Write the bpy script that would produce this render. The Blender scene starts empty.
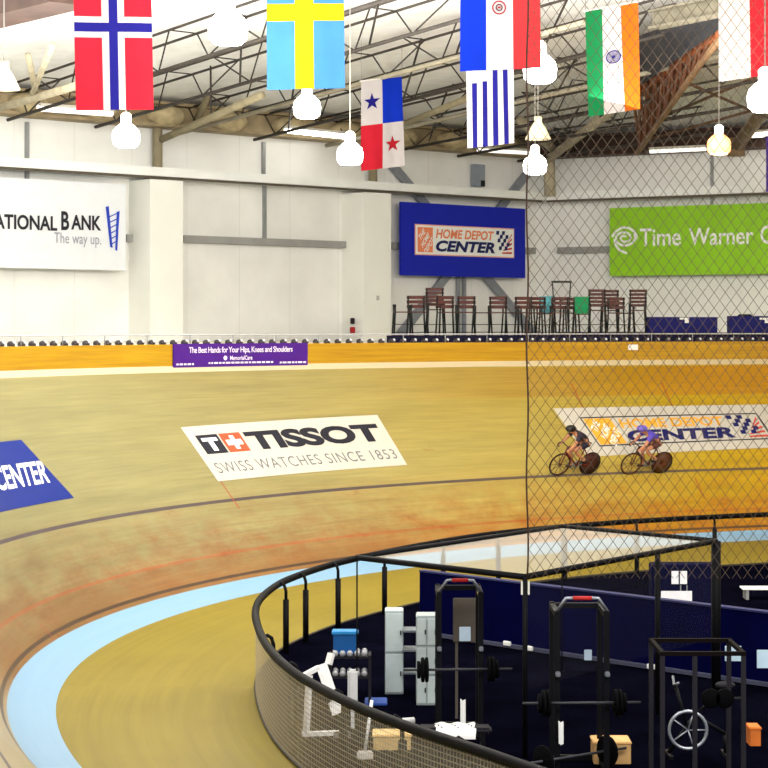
import bpy, bmesh, math, random
from math import sin, cos, pi
from mathutils import Vector, Matrix
random.seed(7)
scene = bpy.context.scene
COL = scene.collection
V = Vector
F, YH, H = 1950.0, 328.0, 5.7          # focal length in px, horizon row, eye height

# ------------------------------------------------------------------ view geometry helpers
def at(px, py, D):                      # world point seen at px,py at depth D
    return V(((px-384)/F*D, D, H+(YH-py)/F*D))
def on_z(px, py, z):                    # world point seen at px,py on the level z
    return at(px, py, F*(H-z)/(py-YH))
def proj(p):
    return (384+F*p[0]/p[1], YH+F*(H-p[2])/p[1])

# ------------------------------------------------------------------ materials
def lin(c):
    def f(u):
        u /= 255.0
        return u/12.92 if u <= .04045 else ((u+.055)/1.055)**2.4
    return (f(c[0]), f(c[1]), f(c[2]), 1)
MATS = {}
def mat(name, rgb, rough=.6, metal=0, var=.08, scale=4.0, emit=0, emit_rgb=None, alpha=1, spec=.3):
    if name in MATS: return MATS[name]
    m = bpy.data.materials.new(name); m.use_nodes = True
    nt = m.node_tree; b = nt.nodes['Principled BSDF']
    b.inputs['Roughness'].default_value = rough
    b.inputs['Metallic'].default_value = metal
    b.inputs['Specular IOR Level'].default_value = spec
    c = lin(rgb)
    tc = nt.nodes.new('ShaderNodeTexCoord')
    n = nt.nodes.new('ShaderNodeTexNoise'); n.inputs['Scale'].default_value = scale; n.inputs['Detail'].default_value = 4
    r = nt.nodes.new('ShaderNodeValToRGB')
    r.color_ramp.elements[0].position = .3; r.color_ramp.elements[1].position = .7
    r.color_ramp.elements[0].color = (c[0]*(1-var), c[1]*(1-var), c[2]*(1-var), 1)
    r.color_ramp.elements[1].color = (min(1, c[0]*(1+var)), min(1, c[1]*(1+var)), min(1, c[2]*(1+var)), 1)
    nt.links.new(tc.outputs['Object'], n.inputs['Vector'])
    nt.links.new(n.outputs['Fac'], r.inputs['Fac'])
    nt.links.new(r.outputs['Color'], b.inputs['Base Color'])
    if emit:
        b.inputs['Emission Color'].default_value = lin(emit_rgb or rgb)
        b.inputs['Emission Strength'].default_value = emit
    if alpha < 1: b.inputs['Alpha'].default_value = alpha
    MATS[name] = m
    return m

class N:                                # tiny node builder
    def __init__(s, m): s.nt = m.node_tree; s.l = s.nt.links.new
    def new(s, t, **k):
        n = s.nt.nodes.new(t)
        for a, v in k.items(): setattr(n, a, v)
        return n
    def setin(s, sock, v):
        if hasattr(v, 'is_linked'): s.l(v, sock)
        else: sock.default_value = v
    def math(s, op, a, b=0.0, clamp=False):
        n = s.new('ShaderNodeMath', operation=op); n.use_clamp = clamp
        s.setin(n.inputs[0], a); s.setin(n.inputs[1], b); return n.outputs[0]
    def mix(s, f, a, b):
        n = s.new('ShaderNodeMix', data_type='RGBA')
        s.setin(n.inputs[0], f); s.setin(n.inputs[6], a); s.setin(n.inputs[7], b); return n.outputs[2]
    def attr(s, name):
        n = s.new('ShaderNodeAttribute'); n.attribute_name = name; return n.outputs['Fac']
    def comb(s, x, y, z=0.0):
        n = s.new('ShaderNodeCombineXYZ')
        for i, v in enumerate((x, y, z)): s.setin(n.inputs[i], v)
        return n.outputs[0]
    def noise(s, vec, scale=1.0, detail=5, rough=.55):
        n = s.new('ShaderNodeTexNoise'); s.l(vec, n.inputs['Vector'])
        n.inputs['Scale'].default_value = scale; n.inputs['Detail'].default_value = detail; n.inputs['Roughness'].default_value = rough
        return n.outputs['Fac']
    def ramp(s, f, *stops):
        n = s.new('ShaderNodeValToRGB'); e = n.color_ramp.elements
        while len(e) < len(stops): e.new(.5)
        for q, (p, c) in zip(e, stops): q.position = p; q.color = c
        s.l(f, n.inputs['Fac']); return n.outputs['Color']
    def band(s, v, c, w):               # 1 where |v-c|<w
        return s.math('LESS_THAN', s.math('ABSOLUTE', s.math('SUBTRACT', v, c)), w)
    def step(s, v, a, b):
        return s.math('DIVIDE', s.math('SUBTRACT', v, a), b-a, True)
g1 = lambda v: (v, v, v, 1)

def track_material():
    m = bpy.data.materials.new('track_timber'); m.use_nodes = True
    q = N(m); b = q.nt.nodes['Principled BSDF']
    u, s = q.attr('along'), q.attr('across')
    streak = q.noise(q.comb(q.math('MULTIPLY', u, .22), q.math('MULTIPLY', s, 5.0)), 1.0, 6, .65)
    fine = q.noise(q.comb(q.math('MULTIPLY', u, .8), q.math('MULTIPLY', s, 22.0)), 1.0, 3)
    blot = q.noise(q.comb(q.math('MULTIPLY', u, 1.1), q.math('MULTIPLY', s, 2.6)), 1.0, 6, .7)
    big = q.noise(q.comb(q.math('MULTIPLY', u, .12), q.math('MULTIPLY', s, .45)), 1.0, 3)
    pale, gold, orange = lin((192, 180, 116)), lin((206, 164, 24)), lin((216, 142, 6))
    # timber goes pale to golden and orange; warm tint behind the net painted in
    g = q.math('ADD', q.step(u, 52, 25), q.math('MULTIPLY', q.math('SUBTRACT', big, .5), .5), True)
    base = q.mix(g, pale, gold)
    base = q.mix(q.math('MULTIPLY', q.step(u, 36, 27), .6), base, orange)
    top = q.math('MULTIPLY', q.band(s, 4.45, .38), q.math('MULTIPLY', q.step(u, 44, 34), .5))  # brown-orange reflection below the rim, painted into the timber colour
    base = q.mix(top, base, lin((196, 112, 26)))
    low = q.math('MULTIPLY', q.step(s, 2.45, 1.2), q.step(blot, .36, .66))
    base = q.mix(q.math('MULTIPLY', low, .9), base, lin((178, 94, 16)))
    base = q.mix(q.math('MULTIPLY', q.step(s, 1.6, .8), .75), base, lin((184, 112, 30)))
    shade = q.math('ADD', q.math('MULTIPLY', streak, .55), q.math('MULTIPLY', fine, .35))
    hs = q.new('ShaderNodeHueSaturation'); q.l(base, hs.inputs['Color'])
    q.l(q.math('MULTIPLY', q.math('ADD', shade, .31), q.math('SUBTRACT', q.math('SUBTRACT', 1.16, q.math('MULTIPLY', q.step(u, 28, 46), .46)), q.math('MULTIPLY', q.step(u, 44, 58), .16))), hs.inputs['Value']); q.l(q.math('SUBTRACT', 1.16, q.math('MULTIPLY', q.step(u, 30, 46), .22)), hs.inputs['Saturation']); hs.inputs['Hue'].default_value = .505  # colour darkened along the bend to offset the stronger light there
    c = hs.outputs['Color']
    rub = q.math('MULTIPLY', q.step(blot, .62, .70), .35)
    c = q.mix(q.math('MULTIPLY', rub, q.band(s, 2.2, 1.1)), c, lin((120, 66, 34)))
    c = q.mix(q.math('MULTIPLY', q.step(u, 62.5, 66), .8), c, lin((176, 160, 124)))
    c = q.mix(q.math('LESS_THAN', s, .71), c, lin((126, 166, 196)))
    c = q.mix(q.math('MULTIPLY', q.band(s, .79, .025), .85), c, lin((52, 36, 30)))
    c = q.mix(q.math('MULTIPLY', q.band(s, 1.224, .025), .42), c, lin((160, 60, 22)))
    c = q.mix(q.math('MULTIPLY', q.band(s, 2.17, .03), .85), c, lin((62, 48, 62)))
    c = q.mix(q.math('MULTIPLY', q.math('GREATER_THAN', s, 4.86), .8), c, lin((214, 198, 164)))
    for uu, a, e in ((49.0, 2.0, 2.75), (37.2, 3.6, 4.4), (34.6, 3.6, 4.4), (34.9, 1.5, 2.0), (59.0, .71, 1.0)):
        hit = q.math('MULTIPLY', q.band(u, uu, .03), q.band(s, (a+e)/2, (e-a)/2))
        c = q.mix(q.math('MULTIPLY', hit, .6), c, lin((150, 60, 30)))
    q.l(c, b.inputs['Base Color'])
    q.l(q.math('ADD', q.math('MULTIPLY', streak, .2), .28), b.inputs['Roughness'])
    b.inputs['Specular IOR Level'].default_value = .6
    return m

def apron_material():
    m = bpy.data.materials.new('apron_paint'); m.use_nodes = True
    q = N(m); b = q.nt.nodes['Principled BSDF']
    tc = q.new('ShaderNodeTexCoord'); sep = q.new('ShaderNodeSeparateXYZ'); q.l(tc.outputs['Object'], sep.inputs[0])
    dx, dy = q.math('SUBTRACT', sep.outputs[0], CX), q.math('SUBTRACT', sep.outputs[1], CY)
    r = q.math('SQRT', q.math('ADD', q.math('MULTIPLY', dx, dx), q.math('MULTIPLY', dy, dy)))
    a = q.math('ARCTAN2', dy, dx)
    st = q.noise(q.comb(q.math('MULTIPLY', r, 7.0), q.math('MULTIPLY', a, 4.0)), 1.0, 4)
    bl = q.noise(q.comb(q.math('MULTIPLY', sep.outputs[0], .5), q.math('MULTIPLY', sep.outputs[1], .5)), 1.0, 4)
    f = q.math('ADD', q.math('MULTIPLY', st, .6), q.math('MULTIPLY', bl, .4))
    c = q.ramp(f, (.3, lin((118, 102, 22))), (.7, lin((138, 121, 36))))
    q.l(c, b.inputs['Base Color']); b.inputs['Roughness'].default_value = .55
    b.inputs['Specular IOR Level'].default_value = .25
    return m

def screen_material(name, rgb, cover, grid=None, uvgrid=None, grid_rgb=None):
    """woven screen: part of every square lets light through"""
    m = bpy.data.materials.new(name); m.use_nodes = True
    q = N(m); nt = q.nt; b = nt.nodes['Principled BSDF']; out = nt.nodes['Material Output']
    b.inputs['Base Color'].default_value = lin(rgb); b.inputs['Roughness'].default_value = .8
    b.inputs['Specular IOR Level'].default_value = .1
    tr = q.new('ShaderNodeBsdfTransparent'); mx = q.new('ShaderNodeMixShader')
    fac = q.math('ADD', cover, 0.0)
    if uvgrid:
        u, v = q.attr('along'), q.attr('across')
        fu = q.math('LESS_THAN', q.math('FRACT', q.math('DIVIDE', u, uvgrid)), .22)
        fv = q.math('LESS_THAN', q.math('FRACT', q.math('DIVIDE', v, uvgrid)), .22)
        gr = q.math('MAXIMUM', fu, fv)
        fac = q.math('ADD', q.math('ADD', cover, q.attr('fade')), q.math('MULTIPLY', gr, .38), True)
    q.l(fac, mx.inputs[0]); q.l(tr.outputs[0], mx.inputs[1]); q.l(b.outputs[0], mx.inputs[2]); q.l(mx.outputs[0], out.inputs[0])
    return m

# ------------------------------------------------------------------ object helpers
def tag(o, label=None, cat=None, group=None, kind=None):
    if label: o['label'] = label
    if cat: o['category'] = cat
    if group: o['group'] = group
    if kind: o['kind'] = kind
    return o
def empty(name, loc=(0, 0, 0), rz=0):
    o = bpy.data.objects.new(name, None); COL.objects.link(o)
    o.empty_display_size = .2; o.location = loc; o.rotation_euler = (0, 0, rz); return o
def thing(name, label, cat, loc=(0, 0, 0), rz=0, group=None):
    return tag(empty(name, loc, rz), label, cat, group)
def copy_tree(o, parent=None):
    c = o.copy(); COL.objects.link(c); c.parent = parent
    for ch in o.children: copy_tree(ch, c)
    return c

class MB:
    """collects shapes; build() links them as one mesh object"""
    def __init__(s): s.v = []; s.f = []; s.mi = []; s.sm = []; s.cur = 0
    def add(s, vs, fs, smooth=False):
        k = len(s.v); s.v += [V(p) for p in vs]
        for f in fs: s.f.append([i+k for i in f]); s.mi.append(s.cur); s.sm.append(smooth)
    def box(s, c, d, ax=None, bevel=0):
        c = V(c); X, Y, Z = ax or (V((1, 0, 0)), V((0, 1, 0)), V((0, 0, 1)))
        h = [x/2 for x in d]
        if bevel:
            bm = bmesh.new(); bmesh.ops.create_cube(bm, size=1)
            for v in bm.verts: v.co = V((v.co.x*d[0], v.co.y*d[1], v.co.z*d[2]))
            bmesh.ops.bevel(bm, geom=bm.edges[:], offset=bevel, segments=2, affect='EDGES')
            bm.verts.index_update()
            s.add([c+X*v.co.x+Y*v.co.y+Z*v.co.z for v in bm.verts], [[v.index for v in f.verts] for f in bm.faces]); bm.free(); return
        vs = [c+X*(a*h[0])+Y*(b*h[1])+Z*(e*h[2]) for e in (-1, 1) for b in (-1, 1) for a in (-1, 1)]
        s.add(vs, [(0, 2, 3, 1), (4, 5, 7, 6), (0, 1, 5, 4), (2, 6, 7, 3), (0, 4, 6, 2), (1, 3, 7, 5)])
    def bar(s, p, q, w, h, up=(0, 0, 1)):
        p, q = V(p), V(q); d = q-p; L = d.length; d.normalize(); up = V(up)
        x = d.cross(up)
        if x.length < 1e-4: x = d.cross(V((1, 0, 0)))
        x.normalize(); z = x.cross(d)
        s.box((p+q)/2, (w, L, h), (x, d, z))
    def tube(s, pts, r, n=8, cap=True, closed=False):
        pts = [V(p) for p in pts]; k0 = len(s.v); m = len(pts); rs = r if isinstance(r, (list, tuple)) else [r]*m
        prev = None; vs = []
        for i, p in enumerate(pts):
            if closed: d = pts[(i+1) % m]-pts[i-1]
            else: d = pts[min(i+1, m-1)]-pts[max(i-1, 0)]
            d.normalize()
            if prev is None:
                a = V((0, 0, 1)) if abs(d.z) < .9 else V((1, 0, 0))
                x = d.cross(a).normalized()
            else:
                x = (prev-d*prev.dot(d)).normalized()
            prev = x; y = d.cross(x)
            vs += [p+x*(rs[i]*cos(2*pi*j/n))+y*(rs[i]*sin(2*pi*j/n)) for j in range(n)]
        fs = []
        for i in range(m if closed else m-1):
            a, b = i*n, ((i+1) % m)*n
            fs += [(a+j, a+(j+1) % n, b+(j+1) % n, b+j) for j in range(n)]
        if cap and not closed: fs += [tuple(range(n-1, -1, -1)), tuple((m-1)*n+j for j in range(n))]
        s.add(vs, fs, True)
    def lathe(s, prof, c=(0, 0, 0), n=20, axis=(0, 0, 1)):
        c = V(c); z = V(axis).normalized(); x = z.orthogonal().normalized(); y = z.cross(x)
        vs = []; m = len(prof)
        for r, h in prof: vs += [c+z*h+x*(r*cos(2*pi*j/n))+y*(r*sin(2*pi*j/n)) for j in range(n)]
        fs = []
        for i in range(m-1): fs += [(i*n+j, i*n+(j+1) % n, (i+1)*n+(j+1) % n, (i+1)*n+j) for j in range(n)]
        fs += [tuple(range(n-1, -1, -1)), tuple((m-1)*n+j for j in range(n))]
        s.add(vs, fs, True)
    def sphere(s, c, r, n=14, sq=(1, 1, 1)):
        prof = [(max(1e-4, r*sin(pi*i/8)), -r*cos(pi*i/8)) for i in range(9)]
        k = len(s.v); s.lathe(prof, (0, 0, 0), n)
        for i in range(k, len(s.v)):
            p = s.v[i]; s.v[i] = V((p.x*sq[0], p.y*sq[1], p.z*sq[2]))+V(c)
    def grid(s, rows, smooth=True):
        m, n = len(rows), len(rows[0])
        s.add([p for r in rows for p in r], [(i*n+j, i*n+j+1, (i+1)*n+j+1, (i+1)*n+j) for i in range(m-1) for j in range(n-1)], smooth)
    def build(s, name, mats, parent=None, world=False):
        me = bpy.data.meshes.new(name)
        off = parent.location if (world and parent) else V((0, 0, 0))
        me.from_pydata([tuple(p-off) for p in s.v], [], s.f)
        mats = mats if isinstance(mats, (list, tuple)) else [mats]
        for m in mats: me.materials.append(m)
        me.polygons.foreach_set('material_index', s.mi); me.polygons.foreach_set('use_smooth', s.sm)
        me.update()
        o = bpy.data.objects.new(name, me); COL.objects.link(o)
        if parent: o.parent = parent
        return o
def fattr(o, name, vals):
    a = o.data.attributes.new(name, 'FLOAT', 'POINT'); a.data.foreach_set('value', vals)

_txt = {}
def glyphs(text, bold=0.0, shear=0.0, spacing=1.0):
    """text outline as flat triangles, normalised to a unit box"""
    k = (text, bold, shear, spacing)
    if k in _txt: return _txt[k]
    cu = bpy.data.curves.new('lettering', 'FONT'); cu.body = text; cu.offset = bold; cu.shear = shear
    cu.space_character = spacing; cu.resolution_u = 4; cu.fill_mode = 'FRONT'
    o = bpy.data.objects.new('lettering', cu); COL.objects.link(o)
    dg = bpy.context.evaluated_depsgraph_get(); dg.update()
    me = bpy.data.meshes.new_from_object(o.evaluated_get(dg))
    vs = [(v.co.x, v.co.y) for v in me.vertices]; fs = [tuple(p.vertices) for p in me.polygons]
    bpy.data.objects.remove(o); bpy.data.curves.remove(cu); bpy.data.meshes.remove(me)
    x0, x1 = min(v[0] for v in vs), max(v[0] for v in vs); y0, y1 = min(v[1] for v in vs), max(v[1] for v in vs)
    vs = [((x-x0)/(x1-x0), (y-y0)/(y1-y0)) for x, y in vs]
    _txt[k] = (vs, fs); return _txt[k]
def text(mb, fn, s, box, bold=0.0, shear=0.0, spacing=1.0, rot=0.0):
    """letters laid into box (a0,b0,a1,b1) of a surface; fn maps (a,b) to the world"""
    vs, fs = glyphs(s, bold, shear, spacing); a0, b0, a1, b1 = box
    if rot:
        ca, cb, wa, wb = (a0+a1)/2, (b0+b1)/2, a1-a0, b1-b0
        out = []
        for x, y in vs:
            x, y = (x-.5)*wa, (y-.5)*wb
            out.append(fn(ca+x*cos(rot)-y*sin(rot), cb+x*sin(rot)+y*cos(rot)))
        mb.add(out, fs)
    else:
        mb.add([fn(a0+x*(a1-a0), b0+y*(b1-b0)) for x, y in vs], fs)
def patch(mb, fn, pts):
    mb.add([fn(*p) for p in pts], [tuple(range(len(pts)))])
def rect(mb, fn, a0, b0, a1, b1, n=1):
    for i in range(n):
        x, y = a0+(a1-a0)*i/n, a0+(a1-a0)*(i+1)/n
        patch(mb, fn, [(x, b0), (y, b0), (y, b1), (x, b1)])

# ------------------------------------------------------------------ the track: base curve of the bend and bank profile
CX, CY, R0 = 18.315, 31.046, 23.329
A2, B2, A3, B3 = -.0194, .0042, -.0242, .0263
def base(t):
    r = R0*(1+A2*cos(2*t)+B2*sin(2*t)+A3*cos(3*t)+B3*sin(3*t))
    d = R0*(-2*A2*sin(2*t)+2*B2*cos(2*t)-3*A3*sin(3*t)+3*B3*cos(3*t))
    tx, ty = d*cos(t)-r*sin(t), d*sin(t)+r*cos(t); l = math.hypot(tx, ty)
    return V((CX+r*cos(t), CY+r*sin(t))), V((ty/l, -tx/l)), V((tx/l, ty/l))
PROF = [(0, 0), (.71, .195), (.778, .283), (1.224, .724), (2.17, 1.751), (5.003, 4.778)]
def prof(s):
    for (a, za), (b, zb) in zip(PROF, PROF[1:]):
        if s <= b: return za+(zb-za)*(s-a)/(b-a)
    return PROF[-1][1]
T0, T1 = .16*pi, 1.2*pi
SMAX = 5.003
def flat(t):                             # the banking eases off toward the straight
    k = min(1, max(0, (t-1.11*pi)/(.09*pi))); return 1-.78*k*k*(3-2*k)
def trk(t, s, dz=0.0):
    p, n, _ = base(t); z = prof(s)*flat(t)+dz
    return V((p.x+n.x*s, p.y+n.y*s, z))
def tz(t, s, z):
    p, n, _ = base(t); return V((p.x+n.x*s, p.y+n.y*s, z))
def trk_n(t, s):
    e = 1e-3; a = trk(t+e, s)-trk(t-e, s); b = trk(t, min(s+e, SMAX))-trk(t, s-e)
    return b.cross(a).normalized() if b.cross(a).z > 0 else a.cross(b).normalized()
def solve2(fn, px, py, x, y):
    for _ in range(60):
        q = proj(fn(x, y)); ex, ey = px-q[0], py-q[1]
        h = 1e-4; a = proj(fn(x+h, y)); b = proj(fn(x, y+h))
        j = ((a[0]-q[0])/h, (b[0]-q[0])/h, (a[1]-q[1])/h, (b[1]-q[1])/h)
        det = j[0]*j[3]-j[1]*j[2]
        dx, dy = (ex*j[3]-ey*j[1])/det, (ey*j[0]-ex*j[2])/det
        m = max(abs(dx)/.1, abs(dy)/.4, 1); x += dx/m; y += dy/m
    return x, y
def on_track(px, py): return solve2(lambda t, s: trk(t, max(.72, min(5.0, s))) if .72 < s < 5 else trk(t, s), px, py, .66*pi+(384-px)/384*.12*pi, 3.0)
def t_at(px, s, z):
    lo, hi = .4*pi, 1.02*pi
    for _ in range(50):
        m = (lo+hi)/2
        if proj(tz(m, s, z))[0] > px: lo = m
        else: hi = m
    return lo

NT = 220
ts = [T0+(T1-T0)*i/NT for i in range(NT+1)]
arc = [0]
for a, b in zip(ts, ts[1:]): arc.append(arc[-1]+(base(b)[0]-base(a)[0]).length)
SS = [0, .355, .71, .74, .778, 1.0, 1.224, 1.6, 2.17, 2.8, 3.5, 4.2, 4.86, 5.003]
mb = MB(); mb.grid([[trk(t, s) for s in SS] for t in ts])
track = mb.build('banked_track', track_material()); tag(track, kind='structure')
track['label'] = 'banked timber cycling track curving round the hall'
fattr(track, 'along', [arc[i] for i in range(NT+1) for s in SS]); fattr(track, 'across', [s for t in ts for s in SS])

mb = MB()
pts = [tuple(base(t)[0])+(0,) for t in ts]; pts += [(14, -4, 0), (46, 4, 0), (46, 40, 0)]
mb.add(pts, [tuple(range(len(pts)))])
tag(mb.build('floor', apron_material()), kind='structure')
mb = MB(); mb.box((10, 25, -.6), (160, 140, .2))
tag(mb.build('floor_slab', mat('slab_grey', (120, 116, 108))), kind='structure')

# ------------------------------------------------------------------ walls
LA, LB, LC = V((-10.57, 53.7, 0)), V((5.61, 68, 0)), V((12.6, 64.0, 0))     # line of the ledge front (left run, corner, right run)
uL = (LB-LA).normalized(); nL = V((uL.y, -uL.x, 0)); uR = (LC-LB).normalized(); nR = V((uR.y, -uR.x, 0))
UP = V((0, 0, 1))
def plane_hit(px, py, P, n):             # point of a vertical plane seen at px,py
    d = V(((px-384)/F, 1, (YH-py)/F)); o = V((0, 0, H)); k = (V((P.x, P.y, H))-o).dot(n)/d.dot(n); return o+d*k
WOFF = 1.15
WL, WR = LA-nL*WOFF, LB-nR*WOFF
# corner of the wall planes
def isect(P, u, Q, w):
    d = Q-P; det = u.x*-w.y+w.x*u.y; k = (d.x*-w.y+w.x*d.y)/det; return P+u*k
WC = isect(WL, uL, WR, uR)
ZD, ZEAVE, ZLEDGE = 5.3, 11.7, 10.16
white = None
def wall_material(name, rgb):
    m = bpy.data.materials.new(name); m.use_nodes = True
    q = N(m); b = q.nt.nodes['Principled BSDF']; b.inputs['Roughness'].default_value = .7; b.inputs['Specular IOR Level'].default_value = .2
    tc = q.new('ShaderNodeTexCoord')
    n = q.noise(tc.outputs['Object'], .7, 4)
    sep = q.new('ShaderNodeSeparateXYZ'); q.l(tc.outputs['Object'], sep.inputs[0])
    w = q.math('LESS_THAN', q.math('FRACT', q.math('MULTIPLY', sep.outputs[0], 1/1.5)), .012)
    c = q.ramp(n, (.3, lin([x*.95 for x in rgb])), (.7, lin(rgb)))
    c = q.mix(q.math('MULTIPLY', w, .2), c, lin((150, 148, 140)))
    q.l(c, b.inputs['Base Color']); return m
wallmat = wall_material('wall_white', (241, 241, 236)); pilmat = mat('pilaster_white', (236, 236, 228), .7, var=.03, scale=.8)
def wall(name, P, u, n, a0, a1, z0, z1, th=.3):
    mb = MB(); c = P+u*((a0+a1)/2)-n*(th/2); mb.box((c.x, c.y, (z0+z1)/2), (a1-a0, th, z1-z0), (u, -n, UP))
    o = mb.build(name, wallmat); return tag(o, kind='structure')
lw = (WC-WL).dot(uL)
wall('wall_left', WL, uL, nL, -16, lw, 4.6, ZEAVE)
wall('wall_right', WC, uR, nR, 0, 26, 4.6, ZEAVE)
# deck behind the track rim
def deck_reach(t):
    p, n, _ = base(t); best = 14.0
    for P, m in ((WL, nL), (WR, nR)):
        dn = n.x*m.x+n.y*m.y
        if dn < -1e-3:
            k = ((P.x-p.x)*m.x+(P.y-p.y)*m.y)/dn
            if k > 5: best = min(best, k)
    return best
dts = [t for t in ts if t < 1.1*pi]
mb = MB(); mb.grid([[tz(t, 5.06, ZD), tz(t, max(5.3, deck_reach(t)), ZD)] for t in dts])
tag(mb.build('floor_deck', mat('deck_paint', (226, 222, 208), .7)), kind='structure')
# yellow fascia board closing the top of the bank
def fascia_material():
    m = bpy.data.materials.new('fascia_timber'); m.use_nodes = True
    q = N(m); b = q.nt.nodes['Principled BSDF']; b.inputs['Roughness'].default_value = .5
    u, s = q.attr('along'), q.attr('across')
    f = q.noise(q.comb(q.math('MULTIPLY', u, .5), q.math('MULTIPLY', s, 14.0)), 1.0, 5, .65)
    c = q.ramp(f, (.3, lin((166, 118, 8))), (.7, lin((198, 154, 18)))); q.l(c, b.inputs['Base Color']); return m
mb = MB(); zs = [4.76, 4.95, 5.12, 5.3]
mb.grid([[tz(t, 5.0, z) for z in zs]+[tz(t, 5.09, 5.3), tz(t, 5.09, 4.7)] for t in dts], False)
fas = mb.build('trim_fascia', fascia_material()); tag(fas, kind='structure')
fattr(fas, 'along', [arc[i] for i in range(len(dts)) for k in range(6)]); fattr(fas, 'across', zs*0+[z for t in dts for z in zs+[5.4, 5.5]])

steel = mat('galvanised_steel', (150, 152, 152), .45, .3, var=.12, scale=2)
ledgem = mat('ledge_white', (236, 238, 234), .5, var=.05, scale=1)
lowled = mat('ledge_grey', (150, 150, 146), .6, var=.1, scale=2)
def ledge(name, P, u, n, a0, a1, z0, z1, depth, m):
    mb = MB(); c = P+u*((a0+a1)/2)-n*(depth/2); mb.box((c.x, c.y, (z0+z1)/2), (a1-a0, depth, z1-z0), (u, -n, UP))
    return tag(mb.build(name, m), kind='structure')
LL = (LB-LA).length
ledge('trim_upper_ledge', LA, uL, nL, -14, LL, ZLEDGE, ZLEDGE+.26, 1.1, ledgem)
ledge('trim_upper_ledge', LB, uR, nR, 0, 22, ZLEDGE, ZLEDGE+.26, 1.1, ledgem)
# thin dark strip just under the ledge lip
for P, u, n, a0, a1 in ((LA, uL, nL, -14, LL), (LB, uR, nR, 0, 22)):
    ledge('trim_ledge_strip', P-n*.12, u, n, a0, a1, ZLEDGE-.07, ZLEDGE-.005, .06, mat('strip_dark', (88, 80, 70)))
# pilasters (front, side face), standing on the deck under the ledge
def pilaster(px0, px1):
    a = (plane_hit(px0, 300, LA-nL*.05, nL)-LA).dot(uL); b = (plane_hit(px1, 300, LA-nL*.05, nL)-LA).dot(uL)
    mb = MB(); c = LA+uL*((a+b)/2)-nL*(.05+(WOFF-.05)/2); zt = ZLEDGE-.1
    mb.box((c.x, c.y, (ZD+zt)/2), (b-a, WOFF-.05, zt-ZD), (uL, -nL, UP))
    return tag(mb.build('wall_pilaster', pilmat), kind='structure')
pilaster(150, 183); pilaster(364, 391)
# lower ledge pieces
def low_ledge(px0, px1, pyb, P, u, n, hgt=.22):
    a, b = plane_hit(px0, pyb, P, n), plane_hit(px1, pyb, P, n)
    a0, a1 = (a-P).dot(u), (b-P).dot(u); z = (a.z+b.z)/2
    ledge('trim_lower_ledge', V((P.x, P.y, 0)), u, n, a0, a1, z, z+hgt, .22, lowled)
WLf, WRf = WL+nL*.225, WC+nR*.225
low_ledge(127, 141, 242, WLf, uL, nL); low_ledge(184, 355, 245.5, WLf, uL, nL); low_ledge(392, 536, 251.5, WLf, uL, nL); low_ledge(557, 612, 253, WRf, uR, nR)
# vertical seams with posts on the wall
def mullion(px, py0, py1, P, n, w=.1):
    a, b = plane_hit(px, py0, P+n*.06, n), plane_hit(px, py1, P+n*.06, n); mb = MB()
    u = V((-n.y, n.x, 0)); mb.box((a.x, a.y, (a.z+b.z)/2), (w, .1, a.z-b.z), (u, -n, UP))
    return tag(mb.build('trim_wall_post', steel), kind='structure')
mullion(27, 122, 180, WL, nL); mullion(263.5, 142, 176, WL, nL); mullion(264.5, 182, 240, WL, nL); mullion(712, 154, 205, WC, nR, .08)

# ------------------------------------------------------------------ ceiling and roof steel
def ceil_z(x, y):
    p = V((x, y, 0)); return 12.5+.085*min((p-WL).dot(nL), (p-WC).dot(nR))
def ceiling_material():
    m = bpy.data.materials.new('ceiling_fabric'); m.use_nodes = True
    q = N(m); b = q.nt.nodes['Principled BSDF']; b.inputs['Roughness'].default_value = .8
    tc = q.new('ShaderNodeTexCoord'); n1 = q.noise(tc.outputs['Object'], .35, 5); n2 = q.noise(tc.outputs['Object'], 2.2, 4)
    f = q.math('ADD', q.math('MULTIPLY', n1, .6), q.math('MULTIPLY', n2, .4))
    c = q.ramp(f, (.34, lin((226, 226, 220))), (.6, lin((248, 248, 246)))); q.l(c, b.inputs['Base Color']); return m
mb = MB(); idx = {}
for i in range(0, 52):
    for j in range(0, 50):
        x, y = -26+i, 24+j; idx[i, j] = len(mb.v); mb.v.append(V((x, y, ceil_z(x, y))))
for i in range(51):
    for j in range(49):
        q = [idx[i, j], idx[i+1, j], idx[i+1, j+1], idx[i, j+1]]
        if all((V((mb.v[k].x, mb.v[k].y, 0))-WL).dot(nL) > -1.4 and (V((mb.v[k].x, mb.v[k].y, 0))-WC).dot(nR) > -1.4 for k in q):
            mb.f.append(q); mb.mi.append(0); mb.sm.append(False)
tag(mb.build('ceiling', ceiling_material()), kind='structure')
# eave girders
tan = mat('girder_tan', (150, 134, 104), .7, var=.3, scale=1.6); rust = mat('girder_rust', (150, 84, 48), .7, var=.25, scale=3); brown = mat('girder_brown', (64, 46, 38), .7, var=.3, scale=1.5)
def girder(name, P, u, n, a0, a1, m):
    mb = MB()
    c = P+u*((a0+a1)/2)
    mb.box((c.x+n.x*.25, c.y+n.y*.25, 12.05), (a1-a0, .5, .62), (u, -n, UP))
    mb.box((c.x+n.x*.35, c.y+n.y*.35, 11.72), (a1-a0, .8, .09), (u, -n, UP))
    mb.box((c.x+n.x*.35, c.y+n.y*.35, 12.38), (a1-a0, .8, .09), (u, -n, UP))
    return tag(mb.build(name, m), kind='structure')
girder('trim_eave_girder', WL, uL, nL, -14, lw-.2, tan); girder('trim_eave_girder', WC, uR, nR, .2, 22, brown)
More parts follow.
